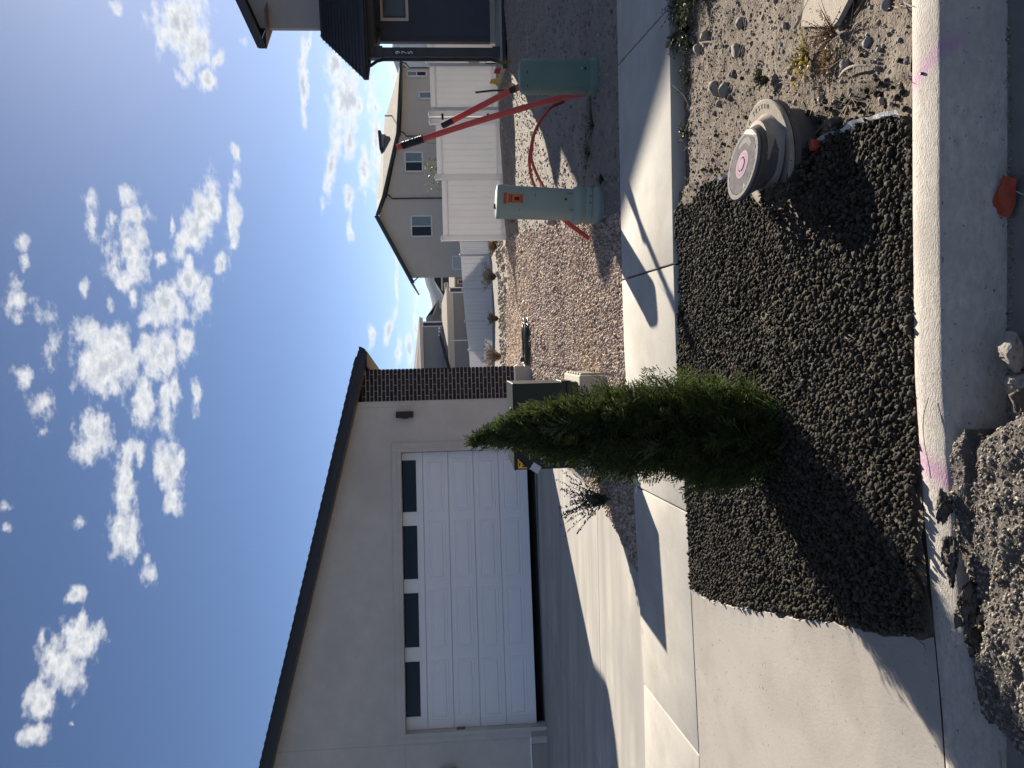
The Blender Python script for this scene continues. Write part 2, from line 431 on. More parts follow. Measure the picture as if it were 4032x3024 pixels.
APRON = mat('concrete_apron', (.39,.365,.33), (.335,.315,.285), 2.2, .87, .35, 90, c3=(.295,.27,.24), s3=1.3, speck=(.15,.14,.13), sp_scale=45, bdist=.003, stretch=(1.2,.5,1))
CURB = mat('concrete_curb', (.53,.495,.44), (.36,.335,.30), 60, .9, .7, 200, c3=(.38,.35,.315), s3=2.5, speck=(.14,.13,.12), sp_scale=75, bdist=.006, stretch=(.45,1,1), detail=8, lilac=True)
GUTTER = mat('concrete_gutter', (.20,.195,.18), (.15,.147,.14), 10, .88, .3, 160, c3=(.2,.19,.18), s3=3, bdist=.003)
ASPH = mat('asphalt', (.055,.055,.057), (.04,.04,.042), 40, .9, .6, 200, speck=(.14,.14,.14), sp_scale=160)
DIRT = mat('dirt', (.19,.149,.113), (.105,.083,.065), 14, .95, 1.0, 90, c3=(.22,.182,.147), s3=2.3, speck=(.33,.29,.245), sp_scale=120, bdist=.015)
YARDM = mat('yard_dirt', (.31,.275,.235), (.20,.175,.15), 18, .95, 1.0, 60, c3=(.34,.30,.255), s3=1.5, speck=(.42,.385,.34), sp_scale=60, bdist=.03)
SOIL = mat('dark_soil', (.05,.042,.034), (.03,.026,.022), 20, .95, .8, 90)
GBED = mat('gravel_bed', (.26,.2,.165), (.17,.13,.11), 60, .95, .9, 60, bdist=.02)
PINK = mat('pink_gravel_stone', (.47,.36,.285), (.34,.255,.205), 25, .85, island=.42)
LAVA = mat('dark_lava_stone', (.064,.053,.037), (.030,.026,.020), 90, .9, .8, 260, island=.5, spec=.25, bdist=.004)
PEBB = mat('dirt_pebble', (.29,.25,.21), (.19,.165,.138), 30, .9, .4, 150, island=.4)
ROCKM = mat('field_stone', (.25,.23,.2), (.17,.155,.14), 12, .88, .5, 60, island=.25)
FARG = mat('far_ground', (.16,.14,.1), (.12,.11,.08), .02, .95)
HILLM = mat('hill', (.045,.052,.040), (.030,.036,.030), .004, .95)
STUCCO = mat('beige_stucco', (.575,.54,.49), (.50,.47,.425), 3.5, .92, .8, 90, c3=(.47,.44,.40), s3=.6, bdist=.006, detail=9)
STUCCO2 = mat('grey_stucco', (.33,.31,.30), (.30,.285,.275), 2, .92, .4, 110)
STUCCO3 = mat('tan_grey_stucco', (.59,.53,.455), (.53,.475,.41), .8, .92, .3, 40)
WHITE = mat('white_vinyl', (.78,.765,.76), (.73,.72,.72), 1.2, .38, spec=.5)
FENCEW = mat('white_fence_vinyl', (.80,.79,.785), (.75,.745,.745), 1.2, .4, spec=.5)
def see_through(m, k):                # thin vinyl lets some sun through
    nt = m.node_tree; b = nt.nodes['Principled BSDF']; t = nt.nodes.new('ShaderNodeBsdfTranslucent'); mx = nt.nodes.new('ShaderNodeMixShader'); mx.inputs[0].default_value = k
    nt.links.new(b.inputs['Base Color'].links[0].from_socket, t.inputs['Color']); nt.links.new(b.outputs[0], mx.inputs[1]); nt.links.new(t.outputs[0], mx.inputs[2]); nt.links.new(mx.outputs[0], nt.nodes['Material Output'].inputs['Surface'])
see_through(FENCEW, .27)
DOORW = mat('white_door_paint', (.80,.79,.79), (.76,.755,.76), 1.5, .42, .15, 400, spec=.5, bdist=.001)
DARKM = mat('dark_fascia_paint', (.022,.026,.034), (.017,.02,.026), 3, .5, .1, 60)
CHAR = mat('charcoal_trim_paint', (.045,.045,.05), (.036,.037,.042), 3, .55, .1, 60)
SHING = mat('asphalt_shingle', (.035,.038,.034), (.02,.022,.021), 40, .9, .6, 150)
SHING2 = mat('grey_shingle', (.17,.155,.135), (.11,.1,.09), 3, .9, .5, 14, c3=(.2,.18,.155), s3=1.2, bdist=.03)
SOFFM = mat('brown_soffit', (.16,.125,.10), (.13,.10,.08), 8, .6)
BRICKM = mat('dark_brick', (.026,.020,.024), (.014,.012,.016), 30, .85, .7, 90, bdist=.006, each=.45)
MORTAR = mat('mortar', (.42,.38,.33), (.36,.33,.29), 40, .95, .5, 150)
FOUND = mat('foundation_concrete', (.36,.335,.29), (.31,.29,.25), 6, .9, .35, 70)
BLACKM = mat('black_metal', (.012,.012,.014), None, rough=.45)
BLACKP = mat('black_plastic', (.014,.014,.015), (.022,.022,.022), 30, .5)
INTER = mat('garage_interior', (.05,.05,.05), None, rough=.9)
GLASS = mat('window_glass', (.004,.006,.011), None, rough=.05, spec=.2)
GLASSL = mat('pale_blind_glass', (.13,.17,.17), (.10,.135,.14), 3, .12, spec=.7)
GREEN = mat('green_enamel', (.135,.20,.165), (.115,.178,.147), 5, .5, .08, 200, spec=.4)
PALEG = mat('pale_green_plastic', (.30,.35,.295), (.27,.315,.27), 5, .55, .1, 200, spec=.35)
TRANSG = mat('transformer_green', (.010,.018,.0145), (.008,.014,.0115), 6, .4, .06, 150, spec=.3)
PADM = mat('fibreglass_pad', (.42,.39,.30), (.36,.335,.27), 8, .75, .2, 80)
RED = mat('red_conduit_plastic', (.66,.085,.058), (.58,.07,.05), 6, .42, spec=.45)
ORANGE = mat('orange_plastic', (.62,.15,.035), (.5,.11,.03), 9, .55)
REDTAG = mat('red_rag', (.42,.075,.03), (.32,.055,.025), 12, .7, .4, 40)
STICK = mat('orange_sticker', (.60,.13,.035), (.5,.11,.035), 15, .5)
INK = mat('dark_ink', (.07,.015,.012), None, rough=.7)
YELL = mat('yellow_sticker', (.75,.42,.02), (.68,.37,.02), 20, .5)
BLK = mat('black_print', (.012,.012,.012), None, rough=.6)
SILV = mat('silver_number', (.55,.55,.55), None, rough=.35, metal=.6)
PVC = mat('old_grey_pvc', (.38,.335,.28), (.26,.225,.185), 14, .85, .2, 90, spec=.15, speck=(.07,.055,.045), sp_scale=75, c3=(.30,.25,.20), s3=9)
PVCD = mat('shaded_dirty_pvc', (.10,.095,.09), (.07,.066,.062), 14, .55, .2, 90, speck=(.32,.29,.25), sp_scale=55)  # same plastic as the flange, with shade and dirt put into its colour
LIDM = mat('grey_lid_plastic', (.23,.218,.215), (.15,.14,.138), 25, .85, .2, 120, speck=(.06,.05,.05), sp_scale=60, spec=.12)
LIDD = mat('lid_dirt', (.055,.047,.042), (.035,.03,.028), 40, .8)
LILAC = mat('lilac_paint', (.36,.25,.30), (.30,.205,.26), 40, .85, spec=.12)
WOOD = mat('weathered_wood', (.40,.345,.28), (.29,.245,.2), 20, .85, .5, 60, stretch=(1,8,1))
TWIG = mat('dry_twig', (.40,.33,.225), (.27,.21,.14), 30, .85, island=.3)
BARK = mat('bark', (.09,.06,.04), (.06,.04,.028), 40, .9, .6, 60)
LEAF = mat('cedar_leaf', (.070,.115,.030), (.042,.078,.024), 9, .55, island=.5, spec=.3)
WEEDG = mat('weed_leaf', (.075,.10,.035), (.05,.075,.028), 30, .65, island=.4)
DRYW = mat('dry_weed', (.33,.235,.085), (.24,.17,.07), 30, .8, island=.35)
BRUSH = mat('dead_brush', (.22,.14,.09), (.16,.105,.07), 20, .85, island=.35)
SAGE = mat('sage_leaf', (.10,.125,.09), (.075,.1,.07), 30, .7, island=.3)
PURP = mat('purple_flower', (.06,.042,.11), (.085,.06,.14), 60, .7)
FABRIC = mat('white_fabric', (.80,.79,.78), (.68,.67,.66), 40, .8, .4, 120)
GREYSID = mat('grey_siding', (.235,.245,.25), (.21,.22,.225), 1, .85)
NAVYP = mat('navy_panel', (.03,.04,.075), None, rough=.6)
TANRF = mat('tan_roof', (.30,.265,.225), (.24,.21,.175), 1.5, .9, .4, 8)
DARKRF = mat('dark_roof', (.02,.026,.034), (.014,.018,.024), 1, .85)
DARKSID = mat('dark_siding', (.06,.07,.075), (.05,.06,.065), 1, .8)
CREAM = mat('cream_trim', (.58,.55,.50), (.53,.50,.46), 2, .7)
SLATE = mat('slate_siding', (.05,.058,.078), (.042,.05,.068), 4, .7, .3, 90)
MILL = mat('broken_asphalt', (.125,.108,.092), (.072,.065,.058), 25, .92, 1.0, 55, speck=(.30,.28,.25), sp_scale=75, bdist=.012)
MILLS = mat('rubble_stone', (.27,.235,.195), (.13,.116,.1), 30, .85, island=.6)
PALECH = mat('pale_chunk', (.36,.32,.28), (.25,.225,.2), 14, .9, .9, 50, bdist=.01)

# ------------------------------------------------------------------ heights of the place
def zs(x):                      # pavement level along the street; dips at the drive
    return np.interp(x, [-6,-2.7,-1.0,-.1,.6], [.05,.055,.115,.165,.175])
def dz(y): return np.interp(y, [4,6.17,13.3,30], [.05,.055,.15,.15])
def gz(x, y):                   # yard level
    x = np.asarray(x, float); y = np.asarray(y, float)
    near = zs(x)-.02
    far = np.where(x < -.2, np.interp(y, [6,14,30], [.10,.15,.15]), .15)
    t = np.clip((y-6.2)/2.5, 0, 1); b = near*(1-t)+far*t
    b = b+np.clip((y-10)/8, 0, 1)*np.clip((x-3)*.045, -.04, .24)
    b = b-np.clip(y-21, 0, None)*.0325*np.where(y > 60, 60/np.maximum(y,60), 1)*np.clip(1.3-np.abs(x-2)/60, .2, 1)
    return b
def axis(*seg):
    out = []
    for a, b, st in seg: out += list(np.arange(a, b, st))
    return np.array(out+[seg[-1][1]])

# ------------------------------------------------------------------ setting
S = struct
S(MB().box(-9000,9000,-4000,9000,-4.2,-4.0).build('ground', FARG))
def yz(X, Y): return gz(X, Y)+(vnoise(X,Y,1.1,3)-.5)*.05*np.clip((Y-6.3)/1.2,0,1)+(vnoise(X,Y,5,4)-.5)*.014
S(grid_sheet('yard', axis((-60,-12,6),(-12,-2,.5),(-2,9,.07),(9,16,.5),(16,80,8)), axis((6.1,12,.07),(12,22,.12),(22,34,.4),(34,130,6)), yz, YARDM,
  mask=lambda x,y: ~((x < np.interp(y,[6.175,6.9,7.7,8.5,9.3,11,14.2],[-1.84,-1.74,-1.60,-1.47,-1.44,-1.42,-1.40])-.05) & (y < 13.6)) ))
S(MB().box(-60,60,-9,1.42,-.3,-.006).build('street', ASPH))
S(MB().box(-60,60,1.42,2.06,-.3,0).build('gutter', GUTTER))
def ctop(x): return np.interp(x, [-60,-1.55,-1.15,-.55,-.1,.4,60], [.035,.035,.06,.115,.145,.15,.15])
def build_curb():
    xs = axis((-20,-2,1.5),(-2,2.4,.04),(2.4,30,3)); V = []; n = 9
    for x in xs:
        h = float(ctop(x)); j = (random.random()-.5)*.003
        V += [(x,2.252,-.2),(x,2.252,h-.006),(x,2.244,h),(x,2.2,h+.001),(x,2.128+j,h),(x,2.112+j,h-.006),(x,2.103+j,h-.02*h/.15),(x,2.045,.0),(x,2.045,-.2)]
    F = [(i*n+j, (i+1)*n+j, (i+1)*n+j+1, i*n+j+1) for i in range(len(xs)-1) for j in range(n-1)]
    me = np_mesh('curb', np.array(V), np.array(F), CURB, True); me.set_sharp_from_angle(angle=R(50)); return link('curb', me, None)
curb = S(build_curb())
# anchor stud driven into the curb
MB().lathe([(.0045,.149),(.0045,.158),(.003,.16)], 10, (.787,2.19)).build('stud', BLACKM, curb, smooth=40)

# pavement: one slab per joint bay
sidewalk = bpy.data.objects.new('sidewalk', None); COL.objects.link(sidewalk); S(sidewalk)
JN = [5.24, 3.67, 2.10, .53, -1.03, -2.60, -4.15, -5.7, -7.3]
JF = [5.5, 3.9, 2.28, .57, -1.10, -2.76, -4.4, -6.0, -7.6]
for i in range(8):
    xa0, xa1, xb0, xb1 = JN[i+1]+.006, JN[i]-.006, JF[i+1]+.006, JF[i]-.006
    top = []; bot = []; n = 6
    V = []; F = []
    for k in range(n+1):
        for (a0, a1, yy) in ((xa0,xa1,4.735),(xb0,xb1,6.165)):
            x = a0+(a1-a0)*k/n; V.append((x, yy, float(zs(x))+(.014 if yy > 5 else 0)))
    m = len(V)
    V += [(x, y, z-.1) for x, y, z in V[:m]]
    for k in range(n):
        a = 2*k; F += [(a,a+2,a+3,a+1),(m+a,m+a+1,m+a+3,m+a+2),(a,m+a,m+a+2,a+2),(a+1,a+3,m+a+3,m+a+1)]
    F += [(0,1,m+1,m),(2*n,m+2*n,m+2*n+1,2*n+1)]
    MB().add(V, F).build('slab', CONC, sidewalk, bevel=.007, seg=2, smooth=40)
MB().add([(x, y, float(zs(x))-.035+(.014 if y > 5 else 0)) for x in (-7.5,-2.7,-1.,-.1,.6,5.4) for y in (4.75,6.15)], [(2*k,2*k+2,2*k+3,2*k+1) for k in range(5)]).build('joint_fill', SOIL, sidewalk)

# drive: bays split by control joints
driveway = bpy.data.objects.new('driveway', None); COL.objects.link(driveway); S(driveway)
ED = [(-1.84,6.175),(-1.74,6.9),(-1.60,7.7),(-1.47,8.5),(-1.44,9.3),(-1.42,11),(-1.40,14.2)]
def edx(y): return float(np.interp(y, [p[1] for p in ED], [p[0] for p in ED]))
rows = [6.175, 8.1, 10.6, 13.7]; cols = [None, -4.6, -9.5]
for j in range(3):
    for i in range(2):
        y0, y1 = rows[j]+.004, rows[j+1]-.004
        ys = np.linspace(y0, y1, 5)
        rt = [(edx(y) if i == 0 else cols[1]-.004, y) for y in ys]; lf = cols[1]+.004 if i == 0 else cols[2]
        poly = rt+[(lf, y1), (lf, y0)]
        MB().slab(poly, -.05, lambda x, y: float(dz(y))).build('slab', DRIVE, driveway, bevel=.006, smooth=40)
MB().add([(-9,6.18,.03),(-1.9,6.18,.03),(-1.5,13.7,.12),(-9,13.7,.12)], [(0,1,2,3)]).build('joint_fill', SOIL, driveway)

# drive apron down to the street, with its rough cast lip against the gravel
AE = [(-1.52,4.728),(-1.50,4.5),(-1.46,4.3),(-1.40,4.02),(-1.33,3.75),(-1.25,3.45),(-1.17,3.15),(-1.10,2.9),(-1.05,2.70),(-1.0,2.5),(-.95,2.34),(-.91,2.256)]
def az_(x, y): return float(np.interp(y, [2.25,2.6,4.73], [float(ctop(x))+.002, float(ctop(x))*.6+.4*float(zs(-1.5)), float(zs(min(x,-1.2)))-.004]))
def build_apron():
    ys = np.linspace(2.247, 4.728, 90); yy = [p[1] for p in AE][::-1]; xx = [p[0] for p in AE][::-1]
    V = []; n = 12
    for y in ys:
        e = float(np.interp(y, yy, xx))+(vnoise(y,0,14,2)-.5)*.028+(vnoise(y,0,45,5)-.5)*.012
        for k in range(n):
            t = k/(n-1); x = -7*t**2.2+e*(1-t**2.2)
            z = az_(max(x,-3), y) + (.006*float(vnoise(y,1,20,1)) if k == 0 else 0)
            V.append((x, y, z))
        V.append((e+.014, y, az_(e,y)-.05))
    m = n+1; F = []
    for i in range(len(ys)-1):
        a = i*m
        for k in range(n-1): F.append((a+k, a+m+k, a+m+k+1, a+k+1))
        F.append((a+n, a+m+n, a+m, a))
    me = np_mesh('apron', np.array(V), np.array(F), APRON, True); me.set_sharp_from_angle(angle=R(40)); return link('apron', me, None)
S(build_apron())

# parkway strip: bare dirt on the right, dark rock bed on the left
GB = [(.89,4.30),(.87,3.8),(.80,3.2),(.775,2.9),(.77,2.65),(.742,2.44),(.70,2.26)]      # white fabric edge between them
def gbx(y): return np.interp(y, [p[1] for p in GB][::-1], [p[0] for p in GB][::-1])
def pz(X, Y):
    b = np.interp(Y, [2.25,2.6,4.2,4.74], [.135,.135,.12,.085])
    b = np.where(X < gbx(Y)+.1, np.interp(Y, [2.25,2.5,4.4,4.74], [.118,.118,.118,.12]), b)
    return b+(vnoise(X,Y,2.2,1)-.5)*.035*(X > gbx(Y)-.05)+(vnoise(X,Y,9,2)-.5)*.016+(vnoise(X,Y,30,6)-.5)*.012
S(grid_sheet('parkway', axis((-1.7,.6,.05),(.6,2.6,.018),(2.6,9,.2)), axis((2.25,4.74,.018)), lambda X,Y: pz(X,Y)-np.where(X < -.6, np.clip((-.6-X)*.12,0,.06), 0), DIRT,
   mask=lambda x,y: x > np.interp(y,[p[1] for p in AE][::-1],[p[0] for p in AE][::-1])-.05))

# far hills
def hills():
    xs = np.linspace(-5000, 6000, 260); prof = np.interp(xs, [-5000,-2500,-800,0,237,316,356,400,800,1389,1500,1800,3000,6000], [90,150,120,112,126,144,162,168,215,257,288,292,240,160])
    prof = prof+(vnoise(xs,xs*0,.006,1)-.5)*18+(vnoise(xs,xs*0,.02,2)-.5)*8
    V = []
    for x, h in zip(xs, prof): V += [(x,3600+60*float(vnoise(x,0,.004,7)),-5),(x,3800,h*.60+18*float(vnoise(x,1,.012,5))),(x,3900,h*.975),(x,5200,h*.4)]
    F = [(i*4+j,(i+1)*4+j,(i+1)*4+j+1,i*4+j+1) for i in range(len(xs)-1) for j in range(3)]
    return link('hills', np_mesh('hills', np.array(V), np.array(F), HILLM, True), None)
S(hills())
# ------------------------------------------------------------------ loose stone (uncountable)
def lava_bed():
    sp = .0152; xs = np.arange(-1.62, 1.0, sp); ys = np.arange(2.262, 4.73, sp)
    X, Y = np.meshgrid(xs, ys); X = (X+rng.uniform(-.5,.5,X.shape)*sp*1.3).ravel(); Y = (Y+rng.uniform(-.5,.5,Y.shape)*sp*1.3).ravel()
    ae = np.interp(Y, [p[1] for p in AE][::-1], [p[0] for p in AE][::-1])
    edge = gbx(Y)+(vnoise(X,Y,9,3)-.5)*.09
    k = (X > ae+.012) & (X < edge) & (Y < 4.728) & (Y > 2.258)
    X, Y = X[k], Y[k]; n = len(X)
    rad = (.0058+.0085*rng.random(n)**1.4)*np.where(rng.random(n) < .06, 1.4, 1)
    base = np.interp(Y, [2.25,2.5,4.4,4.74], [.128,.132,.135,.15])-np.where(X < -.6, np.clip((-.6-X)*.09,0,.045), 0)
    base = np.where(Y < 2.30, np.maximum(base, np.interp(X,[-1.15,-.55,-.1],[.07,.118,.14])), base)
    base = base+.16*np.exp(-((X-.60)**2+(Y-3.03)**2)/.024)*(np.hypot(X-.75,Y-3.05) > .125)
    Z = base+(vnoise(X,Y,5,8)-.5)*.03+rng.uniform(-.008,.010,n)
    PP = np.stack([X,Y,Z],1); fine_ = rng.random(n) < .62
    V, F = stones(PP[~fine_], rad[~fine_], 1, .17, .75, 24); Va, Fa = stones(PP[fine_], rad[fine_]*1.12, 0, .2, .75, 24)
    V, F = np.vstack([V, Va]), np.vstack([F, Fa+len(V)])
    # strays flung over the boundary and on the dirt
    m = 130; Ys = rng.uniform(2.3,4.5,m); Xs = gbx(Ys)+np.abs(rng.normal(0,.09,m)); Zs = pz(Xs,Ys)+.006
    V2, F2 = stones(np.stack([Xs,Ys,Zs],1), rng.uniform(.007,.014,m), 1, .13, .8)
    me = np_mesh('dark_lava_gravel', np.vstack([V,V2]), np.vstack([F,F2+len(V)]), LAVA, False)
    tag(link('dark_lava_gravel', me, None), 'dark brown lava gravel filling the strip beside the kerb', 'gravel', kind='stuff')
lava_bed()
PG = [(-1.83,6.19),(-1.73,6.9),(-1.59,7.7),(-1.46,8.5),(-1.43,9.3),(-1.41,11),(-1.38,14.02),(-.22,14.24),(-1.45,21.4),(0,21.6),(1.46,21.1),(3.0,20.3),(2.55,16.8),(2.2,13.5),(1.8,10.9),(1.45,8.6),(1.22,7.5),(1.12,6.19)]
S(grid_sheet('gravel_bed', axis((-1.9,3.2,.06)), axis((6.19,22,.06)), lambda X,Y: yz(X,Y)+.008, GBED, mask=lambda x,y: inside(PG,x,y)))
def pink_gravel():
    P = []; rr = []
    for y0, y1, sp in ((6.19,7.5,.026),(7.5,9.5,.031),(9.5,12,.038),(12,15,.047),(15,21.7,.062)):
        xs = np.arange(-1.9, 3.2, sp); ys = np.arange(y0, y1, sp); X, Y = np.meshgrid(xs, ys)
        X = (X+rng.uniform(-.6,.6,X.shape)*sp).ravel(); Y = (Y+rng.uniform(-.6,.6,Y.shape)*sp).ravel()
        k = inside(PG, X+(vnoise(X,Y,4,2)-.5)*.16*(X > .8), Y); X, Y = X[k], Y[k]; n = len(X)
        rad = rng.uniform(.42,.78,n)*sp*np.where(rng.random(n) < .06, 1.4, 1)
        P.append(np.stack([X, Y, yz(X,Y)+.008+rng.uniform(-.2,.55,n)*rad], 1)); rr.append(rad)
    P = np.vstack(P); rr = np.concatenate(rr)
    V, F = stones(P, rr, 0, .16, .7)
    V0, F0 = V, F
    tag(link('pink_gravel', np_mesh('pink_gravel', V, F, PINK, False), None), 'pinkish tan crushed gravel covering the yard beside the drive', 'gravel', kind='stuff')
pink_gravel()
def scatter(name, label, n, xr, yr, zf, r0, r1, m, keep=None, sub=0, power=3.0, cat='pebbles', sink=.25):
    X = rng.uniform(*xr, n); Y = rng.uniform(*yr, n)
    if keep is not None: k = keep(X, Y); X, Y = X[k], Y[k]
    rad = r0+(r1-r0)*rng.random(len(X))**power
    V, F = stones(np.stack([X, Y, zf(X,Y)+rad*sink], 1), rad, sub, .16, .7)
    return tag(link(name, np_mesh(name, V, F, m, False), None), label, cat, kind='stuff')
scatter('parkway_pebbles', 'small pebbles strewn over the bare parkway dirt', 22000, (.72,2.9), (2.26,4.72), pz, .0016, .0125, PEBB, keep=lambda x,y: x > gbx(y)+.01, power=6, sink=-.15)
scatter('parkway_clods', 'coarser stones and clods half sunk in the parkway dirt', 700, (.75,2.8), (2.27,4.70), pz, .005, .021, PEBB, keep=lambda x,y: x > gbx(y)+.03, sub=1, power=2.2, sink=-.1)
scatter('yard_pebbles', 'small stones strewn over the bare yard dirt', 26000, (1.1,8.5), (6.2,19.5), yz, .006, .035, PEBB, keep=lambda x,y: ~inside(PG,x,y), power=6, sink=-.1)
scatter('back_yard_rubble', 'pale rubble stones along the foot of the back fence', 900, (-1.5,6), (21.5,30), yz, .03, .12, PEBB, power=3)

# ------------------------------------------------------------------ heap of broken asphalt in the gutter, lower left
RUB = [(-.235,2.03),(-.30,2.105),(-.39,2.118),(-.47,2.150),(-.55,2.118),(-.60,2.10),(-.66,2.075),(-.72,2.065),(-.78,2.03),(-.85,2.10),(-.91,2.09),(-.97,2.085),(-1.06,2.07),(-1.10,2.0),(-1.14,1.86),(-1.3,1.5),(-1.2,1.2),(-.3,1.15),(-.1,1.6),(-.16,1.88)]
def dist_in(x, y):
    d = np.full(x.shape, 9.)
    for i in range(len(RUB)):
        a = np.array(RUB[i]); b = np.array(RUB[(i+1)%len(RUB)]); ab = b-a
        t = np.clip(((x-a[0])*ab[0]+(y-a[1])*ab[1])/(ab@ab), 0, 1)
        d = np.minimum(d, np.hypot(x-a[0]-t*ab[0], y-a[1]-t*ab[1]))
    return np.where(inside(RUB, x, y), d, -d)
def rz(X, Y):
    d = dist_in(X, Y); e = np.clip(d/.05, 0, 1)**.6
    curb_h = np.where(Y > 2.04, np.interp(X, [-1.55,-1.15,-.55,-.1], [.035,.06,.115,.145]), 0)
    h = curb_h*.97+e*(np.where(Y > 2.04, .022, .125)+np.clip((2.04-Y)*.03,0,.03)-np.clip((-.75-X)*.13,0,.07))
    return h+e*((vnoise(X,Y,7,5)-.5)*.035+(vnoise(X,Y,22,6)-.5)*.018+(vnoise(X,Y,60,7)-.5)*.010)-.01
heap = grid_sheet('asphalt_rubble', axis((-1.45,-.05,.0085)), axis((1.15,1.7,.03),(1.7,2.19,.0075)), rz, MILL, mask=lambda x,y: dist_in(x,y) > -.004, smooth=False)
tag(heap, 'heap of broken asphalt and grit spilled against the kerb', 'rubble', kind='stuff')
def rub_stones():
    n = 15000; X = rng.uniform(-1.4,-.1,n); Y = rng.uniform(1.7,2.17,n); k = dist_in(X,Y) > .004; X, Y = X[k], Y[k]
    rad = .0012+.0075*rng.random(len(X))**5
    V, F = stones(np.stack([X,Y,rz(X,Y)+rad*.1],1), rad, 0, .25, .5)
    tag(link('asphalt_grit', np_mesh('asphalt_grit', V, F, MILLS, False), None), 'loose grit and stones lying over the broken asphalt heap', 'grit', kind='stuff')
rub_stones()
def lump(name, loc, size, m, seed, label=None, cat='rock', group=None, sub=3, rough=.05, chips=9, lo=.45, rot=None):
    r = np.random.default_rng(seed); V, F = ico(sub); V = V.copy()
    f = 1+(vnoise(V[:,0]+V[:,2]*.7, V[:,1]-V[:,2]*.4, 1.7, seed)-.5)*.5+(vnoise(V[:,0]-V[:,2], V[:,1]+V[:,0], 5, seed)-.5)*rough*4
    V *= f[:,None]
    for _ in range(chips):
        d = r.normal(size=3); d /= np.linalg.norm(d); h = V@d; V -= np.outer(np.maximum(h-r.uniform(lo,.85),0), d)*.93
    V += r.normal(0, rough*.35, V.shape); V *= np.array(size)
    me = np_mesh(name, V, F, m, False); o = link(name, me, None, loc=loc, rot=rot or (0,0,r.uniform(0,6)))
    if label: tag(o, label, cat, group)
    return o
for i, (x, y, z, s, lb) in enumerate([(-.475,2.12,.135,(.052,.030,.024),'broken asphalt chunk lying uppermost of the chunks on the kerb'),
        (-.625,2.095,.13,(.085,.036,.028),'long broken asphalt slab lying across the kerb with a flat pale side'),
        (-.74,2.045,.11,(.075,.030,.030),'curved broken asphalt piece beside the mud hollow'),
        (-.845,2.06,.085,(.05,.036,.03),'gritty broken asphalt clump at the dip of the kerb')]):
    lump('asphalt_chunk', (x,y,z), s, MILL, 20+i, lb, 'chunk', 'broken asphalt chunks on the kerb', rot=(0,.1,R(-12+9*i)), rough=.2, sub=4, lo=.35)
for i, (x, y, z, s, lb) in enumerate([(-.03,1.965,.035,(.055,.036,.035),'pale crumbly dirt clod lying on the gutter joint'),
        (-.115,1.955,.03,(.035,.028,.03),'small grey dirt clod between the pale clod and the rubble heap'),
        (-.175,1.925,.035,(.05,.032,.035),'dark crumbled clod at the edge of the rubble heap')]):
    lump('dirt_clod', (x,y,z), s, PALECH if i < 2 else MILL, 40+i, lb, 'clod', 'clods lying in the gutter', rough=.16, chips=4)
# dirt packed into the gutter joint
scatter('gutter_grit', 'line of grit and dirt packed in the gutter joint', 900, (-.3,1.3), (2.012,2.05), lambda x,y: x*0, .0015, .006, MILLS,
        keep=lambda x,y: np.abs(y-2.036-(vnoise(x,x*0,9,1)-.5)*.02) < .006+.008*vnoise(x,x*0,5,2)*(x < .4), cat='grit')

# ------------------------------------------------------------------ single stones one can point at
ST = [(1.39,4.09,.05,'large rounded grey stone behind the valve riser'),(1.325,3.925,.045,'smooth egg-shaped tan stone next to the large grey stone'),
      (1.46,3.75,.042,'pointed grey stone in the shade on the dirt'),(1.70,4.19,.05,'pale grey cobble lying among the weeds near the pavement'),
      (1.56,3.69,.035,'blocky grey stone among dry stems'),(1.285,4.02,.03,'tan angular stone left of the egg-shaped stone'),
      (1.37,3.83,.024,'small tan stone behind the egg-shaped stone'),(1.69,4.33,.042,'blue grey cobble at the weedy pavement edge'),
      (.998,2.673,.026,'half-buried dark stone at the end of the curved stick'),(1.01,2.53,.022,'pale wedge-shaped stone near the kerb'),
      (1.075,2.40,.028,'flat pale stone leaning at the kerb near dry stems'),(1.12,2.36,.03,'dark block of stone nearest the kerb'),
      (1.13,3.12,.02,'brown stone touching the flange of the valve riser'),(.80,2.47,.017,'dark stone lying just beyond the end of the white fabric')]
for i, (x, y, r_, lb) in enumerate(ST):
    lump('stone', (x, y, float(pz(np.array(x),np.array(y)))+r_*.35), (r_, r_*.78, r_*.62), ROCKM if 'brown' not in lb and 'dark' not in lb else PEBB, 60+i, lb, 'stone', 'stones on the parkway dirt', sub=2, rough=.03, chips=7, lo=.6)
lump('stone', (1.78,10.4,float(gz(1.78,10.4))+.05), (.10,.07,.09), ROCKM, 90, 'pale angular rock just left of the pale green pedestal', 'stone', sub=2, chips=8)
